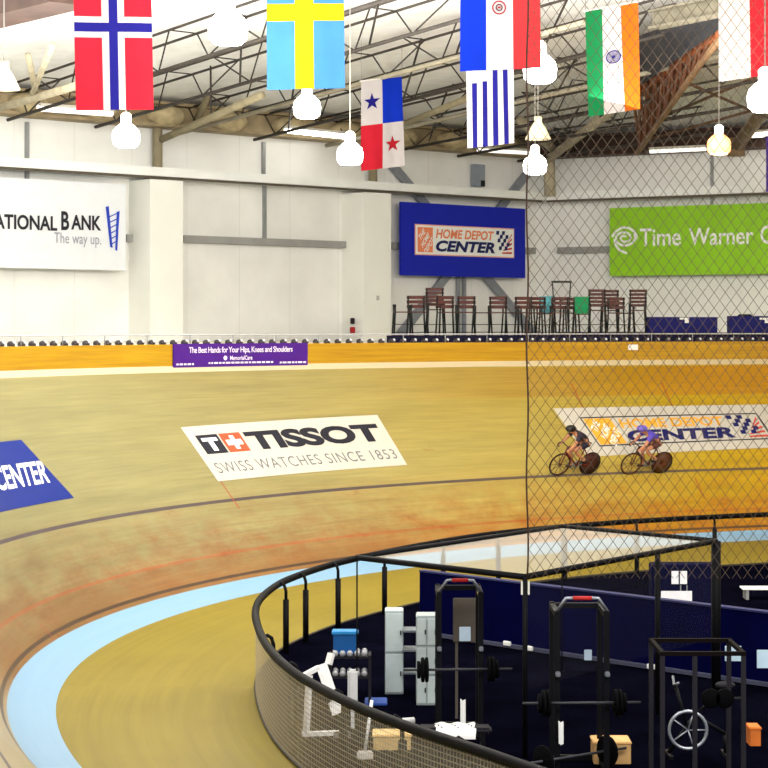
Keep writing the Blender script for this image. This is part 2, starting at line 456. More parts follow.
# haunches: rounded plaster humps against the girder
mb = MB()
for k in range(9):
    a = 1.2+k*2.35; p0 = WL+uL*a+nL*.55
    mb.sphere((p0.x, p0.y, 12.0), .42, 12, (1.5, 1.5, .8))
tag(mb.build('trim_girder_padding', mat('padding_tan', (176, 160, 124), .8, var=.25)), kind='structure')

chord = mat('truss_paint', (58, 52, 46), .6, var=.2, scale=2); webm = mat('truss_web', (46, 42, 37), .6, var=.2, scale=2); rodm = mat('bracing_dark', (46, 40, 36), .5)
palec = mat('truss_pale', (150, 142, 122), .6, var=.15, scale=2)
def lattice(a, length, pale):
    t = thing('roof_truss', None, 'roof truss', tuple(WL+uL*a+nL*.3+UP*11.7))
    def P(d, zo, side=0): 
        p = WL+uL*(a+side)+nL*d; return V((p.x, p.y, ceil_z(p.x, p.y)+zo))
    d0 = .5
    for side in (-.42, .42):
        mb = MB(); mb.tube([P(d0, -.22, side), P(length, -.22, side)], .035, 6); mb.build('top_chord', chord, t, True)
    mb = MB(); mb.tube([P(d0, -1.02), P(length, -1.02)], .065 if pale else .05, 6); mb.build('bottom_chord', palec if pale else chord, t, True)
    n = int((length-d0)/2.1); mb = MB()
    for k in range(n):
        e0, e1, e2 = d0+k*2.1, d0+k*2.1+1.05, d0+(k+1)*2.1
        for side in ((-.42,) if k % 2 else (.42,)):
            mb.tube([P(e0, -.22, side), P(e1, -1.02)], .022, 5, False); mb.tube([P(e1, -1.02), P(e2, -.22, side)], .022, 5, False)
        mb.tube([P(e0, -.22, -.42), P(e0, -.22, .42)], .018, 5, False)
    mb.build('web', webm, t, True)
    return t
words_ = ['first', 'second', 'third', 'fourth', 'fifth', 'sixth', 'seventh', 'eighth', 'ninth', 'tenth', 'eleventh', 'twelfth']
spots = [lw-1.5-2.9*k for k in range(8)]
for k, a in enumerate(spots):
    t = lattice(a, (9.0, 12.5)[k] if k < 2 else 17.0, k in (3, 5))
    tag(t, f'lattice steel roof truss under the white ceiling, {words_[k]} out from the wall corner', group='lattice trusses under the ceiling')
# crossed sway rods between neighbouring trusses
for k, (a, b) in enumerate(zip(spots, spots[1:])):
    o = thing('sway_bracing', None, None, tuple(WL+uL*b+nL*4+UP*12))
    for d in (2.2, 7.4, 12.6)[:1 if k == 0 else 2 if k == 1 else 3]:
        p = WL+uL*b+nL*(d+3.9); q = WL+uL*a+nL*d
        mb = MB(); mb.tube([(p.x, p.y, ceil_z(p.x, p.y)-.3), (q.x, q.y, ceil_z(q.x, q.y)-.95)], .03, 5); mb.build('rod', rodm, o, True)
    tag(o, f'thin dark sway rods linking the {words_[k]} and {words_[k+1]} roof trusses out from the corner', 'roof bracing', 'sway rods between trusses')

# big rusty haunch truss over the right wall
t = thing('haunch_truss', 'deep rust-brown lattice truss reaching out from the wall above the green sign', 'roof truss', tuple(at(640, 153, 62)))
tops = [at(640, 92, 58), at(722, 31, 45)]; bots = [at(637, 153, 62), at(703, 60, 48), at(722, 36, 45)]
mb = MB(); mb.bar(tops[0], tops[1], .3, .28); mb.build('top_chord', rust, t, True)
mb = MB(); mb.tube(bots, .09, 8); mb.build('bottom_chord', mat('truss_dull', (140, 108, 76), .7, var=.2), t, True)
mb = MB(); n = 9
for k in range(n):
    f0, f1 = k/n, (k+.5)/n; A = tops[0].lerp(tops[1], f0); B = bots[0].lerp(bots[1], f1); C = tops[0].lerp(tops[1], (k+1)/n)
    for o in (-.22, .22):
        mb.tube([A+V((o, 0, 0)), B], .05, 5, False); mb.tube([B, C+V((o, 0, 0))], .05, 5, False)
mb.build('web', mat('truss_rusty_web', (110, 70, 48), .7, var=.3), t, True)
# dark panel standing for the unlit duct opening, and pale beam above
mb = MB()
p = [at(600, 118, 55), at(640, 86, 54), at(724, 26, 43.5), at(724, 12, 43.5), at(640, 42, 50), at(600, 74, 54)]
mb.add(p, [(0, 1, 4, 5), (1, 2, 3, 4)]); mb.add([q+V((0, .8, .25)) for q in p], [(5, 4, 1, 0), (4, 3, 2, 1)])
k = len(mb.v)-12
for i in range(6): mb.f.append([k+i, k+(i+1) % 6, k+6+(i+1) % 6, k+6+i]); mb.mi.append(0); mb.sm.append(False)
tag(mb.build('dark_opening', mat('opening_dark', (44, 44, 48), .8, var=.2)), 'dark grey panel for the unlit duct opening beside the rust-brown truss', 'dark panel')
t = thing('ceiling_beam', 'pale ribbed beam crossing the roof above the dark panel', 'beam', tuple(at(654, 20, 45)))
mb = MB(); A, B = at(654, 20, 45), at(740, 2, 42); mb.bar(A, B, .1, .34); mb.build('web', mat('beam_pale', (104, 98, 82), .7, var=.15), t, True)
mb = MB(); mb.bar(A-UP*.19, B-UP*.19, .34, .05); mb.bar(A+UP*.19, B+UP*.19, .34, .05); mb.build('flange', mat('beam_pale', (160, 150, 124)), t, True)
# spare purlins over the right wall
for k, (x0, y0, x1, y1, D0, D1) in enumerate(((612, 150, 768, 106, 65, 59), (660, 118, 768, 72, 61, 52), (690, 84, 768, 118, 55, 60))):
    mb = MB(); mb.tube([at(x0, y0, D0), at(x1, y1, D1)], .045, 6)
    tag(mb.build('purlin', mat('purlin_brown', (100, 74, 54), .7, var=.2)), ('low brown purlin', 'high brown purlin', 'short brown purlin', 'long brown purlin')[k]+' crossing behind the haunch truss over the green sign', 'purlin', 'purlins over the right bay')
# raking struts springing from wall columns
def strut(segs, label, m, rr=.15):
    t = thing('roof_strut', label, 'strut', tuple(segs[0][0]))
    for i, s in enumerate(segs):
        mb = MB(); mb.tube(s, rr if i == 0 else rr*.75, 8); mb.build('column' if i == 0 else 'branch', m, t, True)
khaki = mat('strut_khaki', (150, 140, 112), .7, var=.2, scale=2)
def wl(px, py, off=.35): return plane_hit(px, py, WL+nL*off, nL)
def wr(px, py, off=.35): return plane_hit(px, py, WC+nR*off, nR)
strut([[wl(157.5, 168), wl(157.5, 128)], [wl(160, 140), at(262, 95, 52)], [wl(195, 124, .6), wl(225, 60, 3.0)]], 'khaki raking strut branching from the column beside the bank sign', khaki)
strut([[wl(373, 184), wl(373, 140)], [wl(366, 140), at(492, 88, 55)]], 'khaki raking strut rising behind the four-quarter flag', khaki, .14)
strut([[at(550, 196, 67.5), at(549, 158, 67.5)], [at(547, 160, 67.5), at(618, 106, 60)], [at(556, 152, 67), at(520, 120, 63)]], 'thick pale strut rising from the wall corner behind the orange, white and green flag', mat('strut_pale', (176, 166, 140), .7, var=.2), .2)
strut([[at(0, 108, 52), at(76, 86, 49)], [at(30, 100, 51.3), at(52, 46, 46)], [at(37, 98, 51), at(28, 55, 49)]], 'pale strut meeting the eave at the far end over the bank sign', mat('strut_pale', (176, 166, 140)), .11)
strut([[wr(736, 156, .4), wr(736, 138, .4)], [wr(737, 146, .4), at(800, 62, 55)]], 'thick tan strut rising from the wall behind the orange lamp', mat('strut_tan', (136, 112, 82), .7, var=.25), .3)
# dark soffit box at the top corner
mb = MB(); A, B = at(-40, 20, 44), at(72, -8, 40); mb.bar(A, B, 1.0, .5); tag(mb.build('trim_dark_soffit', brown), kind='structure')

# ------------------------------------------------------------------ signs on the wall
def sign_frame(P, n):                    # mapping of a vertical plane: pixel corners -> (a,b) in metres
    u = V((-n.y, n.x, 0))
    def fn(a, b): return V((P.x, P.y, 0))+u*a+UP*b
    def ab(px, py):
        q = plane_hit(px, py, P, n); return (q-P).dot(u), q.z
    return u, fn, ab
def bilin(c):                            # corners TL,TR,BR,BL in (a,b); returns map of unit square (x right, y up)
    tl, tr, br, bl = [V((p[0], p[1], 0)) for p in c]
    def f(x, y):
        p = (bl*(1-x)+br*x)*(1-y)+(tl*(1-x)+tr*x)*y; return p.x, p.y
    return f
navy = mat('ink_navy', (22, 26, 92), .5, var=.04); inkblack = mat('ink_black', (34, 34, 44), .5, var=.04); inkgrey = mat('ink_grey', (150, 154, 166), .5, var=.03)
paper = mat('print_white', (244, 244, 240), .5, var=.02); coral = mat('ink_coral', (238, 138, 96), .5, var=.05); amber = mat('ink_amber', (240, 170, 50), .5, var=.06)
redink = mat('ink_red', (206, 66, 54), .5, var=.04); blueink = mat('ink_blue', (40, 70, 190), .5, var=.04)
royal = mat('sign_blue', (8, 26, 172), .45, var=.06, scale=.6); lime = mat('sign_lime', (146, 206, 24), .45, var=.06, scale=.8)
def board(name, fn, n, a0, b0, a1, b1, m, parent, th=.08):
    mb = MB(); u = V((-n.y, n.x, 0)); c = fn((a0+a1)/2, (b0+b1)/2)-n*(th/2+.01)
    mb.box(c, (a1-a0, th, b1-b0), (u, -n, UP)); return mb.build(name, m, parent, True)
def lift(fn, n, e): return lambda a, b: fn(a, b)+n*e
def centre_art(g, par, orange, world=True, outline=None, stretch=1.0):
    """two-line venue logo inside the unit square; g maps (x,y,lift)"""
    L = lambda e: (lambda x, y: g(x, y, e))
    mb = MB(); rect(mb, L(.012), .015, .06, .165, .94, 3); o = mb.build('orange_square', orange, par, world)
    mb = MB()
    for i, (w, x0, x1) in enumerate((('THE', .035, .09), ('HOME', .04, .14), ('DEPOT', .07, .165))):
        cx, cy = .055+i*.035, .68-i*.19
        vs, fs = glyphs(w, .02)
        wa, hb = (.062, .085, .10)[i], .17
        mb.add([g(cx+(x-.5)*wa*.8-(y-.5)*.02, cy+(y-.5)*hb+(x-.5)*.42*(wa/.085), .02) for x, y in vs], fs)
    mb.build('square_lettering', paper, par, world)
    mb = MB(); text(mb, L(.014), 'HOME DEPOT', (.195, .57, .79, .9), .03, .18, 1.0); mb.build('upper_lettering', orange, par, world)
    mb = MB(); text(mb, L(.014), 'CENTER', (.195, .1, .80, .5), .045, .22, 1.02); mb.build('lower_lettering', navy, par, world)
    mb = MB()
    for r in range(5):
        for c in range(4):
            if (r+c) % 2 == 0 and c < 4-max(0, r-2)*.9:
                x = .812+c*.03+r*.007; y = .93-r*.14
                patch(mb, L(.014), [(x, y-.14), (x+.03, y-.14), (x+.034, y), (x+.004, y)])
    mb.build('chequer_emblem', navy, par, world)
    mb = MB()
    for k in range(5):
        y0, y1 = .1+k*.16, .1+k*.17; x0 = .872+k*.014
        patch(mb, L(.012), [(x0, .1+k*.10), (.98, y1), (.98, y1+.075), (x0+.006, .1+k*.10+.055)])
    mb.build('ray_emblem', redink, par, world)

# blue venue sign
Pb = LA-nL*.55; u, fn, ab = sign_frame(Pb, nL)
c = [ab(401, 203), ab(525.5, 207.5), ab(526, 276.5), ab(401.5, 277)]
a0, a1, b0, b1 = c[0][0], c[1][0], (c[2][1]+c[3][1])/2, (c[0][1]+c[1][1])/2
t = thing('venue_sign', 'large royal blue wall sign with a white venue logo panel, over the bar stools', 'sign', tuple(fn((a0+a1)/2, b0)))
board('blue_panel', fn, nL, a0, b0, a1, b1, royal, t, .08)
w, h = a1-a0, b1-b0; pa0, pa1, pb0, pb1 = a0+w*.11, a0+w*.895, b0+h*.30, b0+h*.69
mb = MB(); rect(mb, lift(fn, nL, .012), pa0-.04, pb0-.04, pa1+.04, pb1+.04); mb.build('coral_border', mat('ink_border', (240, 176, 160)), t, True)
mb = MB(); rect(mb, lift(fn, nL, .022), pa0, pb0, pa1, pb1); mb.build('white_panel', paper, t, True)
centre_art(lambda x, y, e: fn(pa0+(pa1-pa0)*x, pb0+(pb1-pb0)*y)+nL*(e+.022), t, coral)
mb = MB()
for dx in (1.0, w-1.0):
    p = fn(a0+dx, b1-.4); mb.bar(p-nL*.09, p-nL*.40, .1, .1)
mb.build('bracket', steel, t, True)

# bank sign
Pn = LA-nL*.55; u, fn, ab = sign_frame(Pn, nL)
r0, r1 = ab(126, 184.5), ab(126.5, 270.5); a1 = r0[0]; b1, b0 = r0[1]+.0, r1[1]; a0 = a1-9.6
t = thing('bank_sign', 'wide white bank sign with dark lettering and a blue tower emblem', 'sign', tuple(fn(a1-2, b0)))
board('white_panel', fn, nL, a0, b0, a1, b1, mat('sign_white', (226, 230, 234), .45, var=.02), t, .2)
E = lift(fn, nL, .012)
def bx(x0, y0, x1, y1):
    p, q = ab(x0, y1), ab(x1, y0); return (p[0], p[1], q[0], q[1])
mb = MB()
q = bx(3, 214.5, 57, 229); wA = q[2]-q[0]
text(mb, E, 'ATIONAL', (q[0]-wA*.17, q[1], q[2], q[3]-.05), .028); text(mb, E, 'N', (q[0]-wA*.42, q[1], q[0]-wA*.22, q[3]+.08), .028)
q = bx(61, 215, 69, 230); text(mb, E, 'B', (q[0], q[1], q[2], q[3]+.1), .028); q = bx(71, 216, 101, 229.5); text(mb, E, 'ANK', q, .028)
mb.build('name_lettering', inkblack, t, True)
mb = MB(); q = bx(54, 234, 101, 246.5); text(mb, E, 'The way up.', q, .0); mb.build('slogan_lettering', inkgrey, t, True)
mb = MB()
def pxp(l): return [ab(*p) for p in l]
patch(mb, E, pxp([(105.5, 207), (108.5, 206), (112.5, 248), (110, 247)][::-1])); patch(mb, E, pxp([(116.5, 212), (119.5, 211), (117, 251), (115, 250)][::-1]))
for k in range(6):
    y = 214+k*5.5; patch(mb, E, pxp([(108.5+k*.4, y+2.5), (116.8, y-1.2), (116.8, y-.1), (108.5+k*.4, y+3.8)][::-1]))
mb.build('tower_emblem', blueink, t, True)

# green cable sign
Pg = WC+nR*.6; u, fn, ab = sign_frame(Pg, nR)
c = [ab(609.5, 207.5), ab(768, 203.5), ab(768, 273), ab(613, 276.5)]
a0, b1, b0 = c[0][0], (c[0][1]+c[1][1])/2, (c[2][1]+c[3][1])/2; a1 = a0+10.2
t = thing('cable_sign', 'lime green wall sign with white lettering and an eye spiral emblem', 'sign', tuple(fn(a0+2, b0)))
board('lime_panel', fn, nR, a0, b0, a1, b1, lime, t, .3)
E = lift(fn, nR, .012)
mb = MB(); q = bx(640, 227.5, 681, 246.5); text(mb, E, 'Time', q, .012); q = bx(689, 226.5, 753.5, 245.5); text(mb, E, 'Warner', q, .012)
q = bx(760.5, 225, 772, 244); wC = q[2]-q[0]; text(mb, E, 'Cable', (q[0], q[1], q[0]+wC*3.9, q[3]), .012)
mb.build('lettering', paper, t, True)
mb = MB(); cxy = ab(624.5, 238); sc = (ab(637, 238)[0]-cxy[0])
def ribbon(pts, w, m=mb, fnn=E):
    for i in range(len(pts)-1):
        (x0, y0), (x1, y1) = pts[i], pts[i+1]; l = math.hypot(x1-x0, y1-y0) or 1; nx, ny = -(y1-y0)/l*w/2, (x1-x0)/l*w/2
        patch(m, fnn, [(x0-nx, y0-ny), (x1-nx, y1-ny), (x1+nx, y1+ny), (x0+nx, y0+ny)])
ribbon([(cxy[0]+sc*(.15+.75*k/40)*cos(k/40*4*pi+.5), cxy[1]+sc*.72*(.15+.75*k/40)*sin(k/40*4*pi+.5)) for k in range(41)], .085)
ribbon([(cxy[0]+sc*x, cxy[1]+sc*y) for x, y in ((-1.0, .1), (-.7, .5), (-.2, .78), (.35, .75), (.8, .45), (1.02, .05), (.7, -.3))], .085)
ribbon([(cxy[0]+sc*x, cxy[1]+sc*y) for x, y in ((-.8, -.05), (-.72, -.5), (-.4, -.9), (.2, -1.15))], .085)
mb.build('eye_emblem', paper, t, True)
mb = MB()
for dx in (1.2, 5): 
    p = fn(a0+dx, b1-.5); mb.bar(p-nR*.31, p-nR*.61, .1, .1)
mb.build('bracket', steel, t, True)

# cross brace behind the blue sign
t = thing('cross_brace', 'grey steel cross brace on the wall behind the blue sign', 'brace', tuple(plane_hit(462, 338, WL+nL*.12, nL)))
def wb(px, py): return plane_hit(px, py, WL+nL*.16, nL)
brs = mat('brace_grey', (138, 142, 150), .5, .2, var=.12)
for p, q in (((388, 160), (535, 335)), ((537, 161), (396, 340))):
    mb = MB(); A, B = wb(*p), wb(*q); mb.bar(A, B, .3, .12, nL); mb.build('diagonal', brs, t, True)
mb = MB()
for dx in (-3, 3): mb.bar(wb(461+dx, 262), wb(461+dx, 339), .12, .1, nL)
mb.build('post', brs, t, True)
# small wall fittings
t = thing('wall_cabinet', 'small grey cabinet fixed high on the wall above the blue sign', 'cabinet', tuple(wb(478, 186)))
A, B = wb(472.5, 164), wb(483.5, 187); mb = MB(); mb.box((A+B)/2, ((B-A).dot(uL), .2, A.z-B.z), (uL, -nL, UP), .02); mb.build('body', mat('cabinet_grey', (140, 148, 158), .5), t, True)
mb = MB(); q = wb(480.5, 186.5); mb.box(q+nL*.12+UP*.1, (.16, .05, .2), (uL, -nL, UP)); mb.build('latch', mat('latch_black', (24, 24, 28)), t, True)
pf = plane_hit(353.5, 325, LA-nL*.05, nL)
t = thing('fire_alarm', 'small red and black fire alarm point on the pilaster side', 'fire alarm', tuple(plane_hit(352.5, 334, LA-nL*.42, nL)))
mb = MB(); wq = lambda x, y: plane_hit(x, y, LA-nL*.42, nL)
q = wq(352.5, 321); mb.box(q, (.14, .1, .2), (uL, -nL, UP), .02); mb.build('bell', mat('alarm_black', (30, 26, 26)), t, True)
mb = MB(); q = wq(352.5, 330); mb.box(q, (.16, .12, .2), (uL, -nL, UP), .02); mb.build('call_box', mat('alarm_red', (170, 34, 40)), t, True)
mb = MB(); q = plane_hit(378, 298, LA-nL*.02, nL); mb.box(q, (.1, .05, .15), (uL, -nL, UP), .01)
tag(mb.build('wall_socket', mat('socket_grey', (190, 188, 180))), 'tiny grey socket plate on the pale pilaster by the stools', 'socket')

# ------------------------------------------------------------------ advertising on the boards of the bank
def decal_map(TL, TR, BR, BL):
    f = bilin([on_track(*TL), on_track(*TR), on_track(*BR), on_track(*BL)])
    def g(x, y, e=.0):
        t, s = f(x, y); return trk(t, s)+trk_n(t, s)*(.006+e*.5)
    return g
def sheet(mb, g, x0, y0, x1, y1, e=0.0, nx=24, ny=6):
    mb.grid([[g(x0+(x1-x0)*i/nx, y0+(y1-y0)*j/ny, e) for j in range(ny+1)] for i in range(nx+1)])
decalw = mat('decal_white', (198, 192, 178), .4, var=.03, scale=1)
g = decal_map((180.5, 427.5), (377, 415), (407, 465), (218, 481.5))
t = thing('watch_decal', 'white watch maker advertising decal with bold black letters on the banked track', 'track decal', tuple(g(.5, .5)))
mb = MB(); sheet(mb, g, 0, 0, 1, 1); mb.build('white_sheet', decalw, t, True)
mb = MB(); sheet(mb, g, .04, .48, .152, .83, .01, 3, 3); mb.build('black_square', inkblack, t, True)
mb = MB(); text(mb, lambda x, y: g(x, y, .02), 'T', (.058, .53, .138, .77), .06); mb.build('square_letter', paper, t, True)
mb = MB(); sheet(mb, g, .16, .48, .268, .83, .01, 3, 3); mb.build('red_square', mat('ink_vermilion', (226, 84, 52), .5), t, True)
mb = MB(); sheet(mb, g, .204, .53, .226, .78, .02, 1, 2); sheet(mb, g, .175, .605, .254, .705, .02, 3, 1); mb.build('white_cross', paper, t, True)
mb = MB(); text(mb, lambda x, y: g(x, y, .012), 'TISSOT', (.285, .48, .965, .83), .05); mb.build('name_lettering', inkblack, t, True)
mb = MB(); text(mb, lambda x, y: g(x, y, .012), 'SWISS WATCHES SINCE 1853', (.035, .13, .975, .32), .002, 0, 1.15); mb.build('slogan_lettering', mat('ink_midgrey', (120, 122, 124), .5), t, True)

g = decal_map((553, 408.5), (768, 404.5), (768, 444), (587, 457))
# right edge runs on past the picture: extend the mapping
tL, sT = on_track(553, 408.5); tR, sTR = on_track(768, 404.5); tBL, sB = on_track(587, 457); 
def g2(x, y, e=0.0):
    t = (tL*(1-y*0)+0) ; t = (tBL*(1-y)+tL*y)*(1-x)+(t2BR*(1-y)+t2TR*y)*x
    s = (sB*(1-y)+sT*y)*(1-x)+(sB2*(1-y)+sTR*y)*x
    return trk(t, s)+trk_n(t, s)*(.006+e*.5)
sB2 = on_track(768, 447)[1]; t2TR = tL-(tL-tR)*1.06; t2BR = tBL-(tL-tR)*1.06
t = thing('venue_decal', 'white venue advertising decal with outlined logo on the banked track behind the net', 'track decal', tuple(g2(.5, .5)))
mb = MB(); sheet(mb, g2, 0, 0, 1, 1); mb.build('white_sheet', decalw, t, True)
x0, x1, y0, y1 = .085, .868, .19, .80
mb = MB()
for q in ((x0, y0, x1, y0+.025), (x0, y1-.025, x1, y1), (x0, y0, x0+.006, y1), (x1-.006, y0, x1, y1)): sheet(mb, g2, *q, .006, 16, 1)
mb.build('black_outline', inkblack, t, True)
centre_art(lambda x, y, e: g2(x0+(x1-x0)*x, y0+(y1-y0)*y, e), t, amber)

tb = on_track(21, 440); tb2 = on_track(74, 498); tb0 = on_track(2, 512); tbt = on_track(2, 441.5)
dt = 2.3*(tb0[0]-tb2[0])
def g3(x, y, e=0.0):
    t = (tb2[0]+dt*(1-x))*(1-y)+(tb[0]+dt*(1-x))*y
    s0 = tb2[1]+(tb0[1]-tb2[1])*(1-x)*2.3; s1 = tb[1]+(tbt[1]-tb[1])*(1-x)*2.3
    s = s0*(1-y)+s1*y
    return trk(t, s)+trk_n(t, s)*(.006+e*.5)
t = thing('blue_decal', 'royal blue advertising decal with white lettering on the banked track', 'track decal', tuple(g3(.8, .5)))
mb = MB(); sheet(mb, g3, 0, 0, 1, 1); mb.build('blue_sheet', mat('decal_blue', (18, 40, 122), .4, var=.05), t, True)
mb = MB(); text(mb, lambda x, y: g3(x+.2*(y-.28), y, .012), 'CENTER', (.65, .28, .95, .64), .022); mb.build('lettering', paper, t, True)

# purple hospital banner hung on the fascia
ta, tb_ = t_at(173, 4.97, 5.05), t_at(307.5, 4.97, 5.05)
def gp(x, y, e=0.0): return tz(ta+(tb_-ta)*x, 4.96-e, 4.735+(5.315-4.735)*y)
t = thing('purple_banner', 'purple hospital banner with white lettering hung on the yellow fascia board', 'banner', tuple(gp(.5, 0)))
mb = MB(); mb.grid([[gp(i/20, y) for y in (0, 1)] for i in range(21)]); mb.grid([[gp(i/20, y, -.02) for y in (1, 0)] for i in range(21)]); mb.build('sheet', mat('banner_purple', (72, 22, 128), .6, var=.06), t, True)
wt = mat('print_lilac', (236, 222, 244), .6, var=.02)
mb = MB(); G = lambda x, y: gp(x, y, .012)
text(mb, G, 'The Best Hands for Your Hips, Knees and Shoulders', (.115, .53, .885, .86), .014, 0, .92); mb.build('headline_lettering', wt, t, True)
mb = MB(); text(mb, G, 'MemorialCare', (.42, .28, .585, .47), .02); mb.build('name_lettering', wt, t, True)
mb = MB()
cpx = [(.385+.014*cos(k*pi/8), .375+.1*sin(k*pi/8)) for k in range(16)]; patch(mb, G, cpx); mb.build('round_emblem', wt, t, True)
mb = MB()
random.seed(3)
for a, b, y in ((.02, .15, .10), (.26, .74, .13), (.79, .985, .10)):
    x = a
    while x < b:
        w = random.uniform(.012, .035); rect(mb, G, x, y, min(b, x+w), y+.075); x += w+.007
mb.build('small_print', wt, t, True)
mb = MB(); rect(mb, lambda x, y: tz(x, 4.99, y), t_at(628, 4.99, 5.1), 5.06, t_at(638, 4.99, 5.1), 5.22)
tag(mb.build('paper_notice', paper), 'small white paper notice stuck on the yellow fascia below the stools', 'notice')

# ------------------------------------------------------------------ rail and dome lights on the rim
t = thing('deck_rail', 'thin grey guard rail running along the top of the yellow fascia', 'rail', tuple(tz(.7*pi, 5.05, ZD)))
rts = [t_ for t_ in dts if t_ > .45*pi and t_ < 1.0*pi]
mb = MB(); mb.tube([tz(q, 5.05, 5.53) for q in rts], .02, 6); mb.build('rail', mat('rail_grey', (214, 216, 220), .4, .4), t, True)
railp = mat('rail_post', (150, 152, 156), .4, .4)
tt = t_at(775, 5.05, 5.5)
def step_t(q, d): 
    p, n, _ = base(q); return q+d/((R0+5.05))
k = 0
while tt < t_at(-8, 5.05, 5.5):
    mb = MB(); mb.tube([tz(tt, 5.05, ZD-.01), tz(tt, 5.05, 5.53)], .014, 6); mb.build('post', railp, t, True); tt = step_t(tt, 1.45)
mb = MB(); mb.lathe([(.085, 0), (.092, .03), (.088, .06), (.07, .09), (.04, .108), (.001, .115)], (0, 0, 0), 12); dome_b = None
dome = thing('dome_light', 'small dark dome light in the row along the fascia top', 'light', (0, 0, 0), 0, 'dome lights along the fascia')
mb.build('dome', mat('dome_dark', (52, 46, 48), .35), dome)
mb = MB(); mb.sphere((.02, -.055, .075), .042, 10); mb.build('lens', mat('dome_lens', (226, 226, 232), .3), dome)
tt = t_at(772, 5.2, 5.34); first = True
while tt < t_at(-6, 5.2, 5.34):
    d = dome if first else copy_tree(dome)
    first = False; p, n, _ = base(tt); d.location = tz(tt, 5.17, ZD); d.rotation_euler = (0, 0, math.atan2(n.y, n.x)-pi/2)
    tt = step_t(tt, .37)

# navy padded barrier blocks on the deck
blue_pad = mat('pad_navy', (16, 18, 92), .6, var=.1)
def deck_block(px0, px1, pyt, s, label, name='padded_barrier', emblem=None):
    pm = blue_pad if name == 'padded_barrier' else mat('kick_board_navy', (14, 12, 44), .7)
    a, b = t_at(px1, s, 5.5), t_at(px0, s, 5.5); zt = H+(YH-pyt)/F*tz((a+b)/2, s, 5.5).y
    t = thing(name, label, 'barrier', tuple(tz((a+b)/2, s, ZD)))
    mb = MB(); n = 6
    mb.grid([[tz(a+(b-a)*i/n, s, ZD), tz(a+(b-a)*i/n, s, zt), tz(a+(b-a)*i/n, s+.2, zt), tz(a+(b-a)*i/n, s+.2, ZD)] for i in range(n+1)], False)
    for q in (a, b): mb.add([tz(q, s, ZD), tz(q, s, zt), tz(q, s+.2, zt), tz(q, s+.2, ZD)], [(0, 1, 2, 3)])
    mb.build('pad', pm, t, True)
    if emblem:
        mb = MB(); pe = t_at(emblem, s, 5.6); G2 = lambda x, y: tz(pe+(x)*.0016, s-.012, zt-.22+y*.1)
        text(mb, lambda x, y: tz(pe-(x-.5)*.012, s-.015, zt-.2+y*.16), '5', (0, 0, 1, 1), .02); 
        mb.v and mb.build('emblem', paper, t, True)
    return t
deck_block(650, 717.5, 317, 5.75, 'navy padded barrier beside the last tall stool')
deck_block(730, 800, 316, 5.75, 'navy padded barrier beyond the dark gap, with gear on top')
deck_block(391, 560, 335.2, 5.3, 'long low navy kick board behind the rail under the bar stools', 'kick_board')
deck_block(560, 800, 332.5, 5.3, 'long low navy kick board behind the rail near the padded barriers', 'kick_board')
mb = MB()
for k, x in enumerate((741, 745, 749)): mb.sphere(tz(t_at(x, 5.85, 5.6), 5.85, 6.05), .09, 10, (1.3, 1, .8))
tag(mb.build('gear_bag', mat('gear_black', (26, 24, 30), .8)), 'lumpy black gear bag lying on the navy padded barrier', 'bag')
for px in (684, 764):
    mb = MB(); tq = t_at(px, 5.72, 5.8); p = tz(tq, 5.70, 5.98); _, n_, tg = base(tq); T3 = V((-tg.x, -tg.y, 0))
    mb.box(p, (.3, .03, .06), (T3, V((n_.x, n_.y, 0)), UP)); mb.box(p+T3*.08-UP*.08, (.12, .03, .1), (T3, V((n_.x, n_.y, 0)), UP))
    tag(mb.build('white_strap', paper), 'white buckle strap on the navy barrier '+('beside the tall stool' if px < 700 else 'carrying the gear bag'), 'strap')

# ------------------------------------------------------------------ bar stools on the deck
legm = mat('stool_metal', (30, 34, 32), .5, .3); woodm = mat('stool_wood', (74, 26, 14), .5, var=.25, scale=6); teal = mat('cloth_teal', (90, 176, 186), .8); greenm = mat('cloth_green', (24, 140, 84), .8)
def make_stool(back=True, backm=None, hgt=.84, top=1.3, seat=True):
    t = empty('bar_stool')
    for sx, sy in ((-1, -1), (1, -1), (1, 1), (-1, 1)):
        mb = MB(); zt = (top if (sy > 0 and back) else hgt+(.2 if sy < 0 else .2))
        mb.tube([(sx*.24, sy*.23, 0), (sx*.2, sy*.18, hgt), (sx*.2, sy*.2, zt)], .023, 6); mb.build('leg', legm, t)
    mb = MB()
    for z, k in ((.28, .232), (.5, .22)):
        for a, b in (((-1, -1), (1, -1)), ((1, -1), (1, 1)), ((1, 1), (-1, 1)), ((-1, 1), (-1, -1))):
            if z > .4 and a[1] == b[1] == -1: continue
            mb.tube([(a[0]*k, a[1]*(k-.02), z), (b[0]*k, b[1]*(k-.02), z)], .012, 6)
    mb.build('footrest', legm, t)
    if seat:
        mb = MB()
        for k in range(4): mb.box((0, -.155+k*.105, hgt), (.42, .09, .03), None, .006)
        mb.build('seat', woodm, t)
    mb = MB()
    for sx in (-1, 1): mb.box((sx*.21, 0, hgt+.2), (.045, .42, .025), None, .006)
    mb.build('armrest', legm if not back else woodm, t)
    if back:
        mb = MB()
        if backm is None:
            n = max(3, int(round((top-hgt-.08)/.11)))
            for k in range(n): mb.box((0, .2, hgt+.1+(k+.5)*(top-hgt-.08)/n), (.47, .03, (top-hgt-.08)/n*.74), None, .005)
        else:
            mb.grid([[(-.21+.42*i/6, .2+.03*cos(i*2.2+j), hgt+.02+(top-hgt)*j/4) for j in range(5)] for i in range(7)]); mb.grid([[(-.21+.42*i/6, .225+.03*cos(i*2.2+j), hgt+.02+(top-hgt)*j/4) for j in range(4, -1, -1)] for i in range(7)])
        mb.build('backrest', backm or woodm, t)
    return t
protos = {}
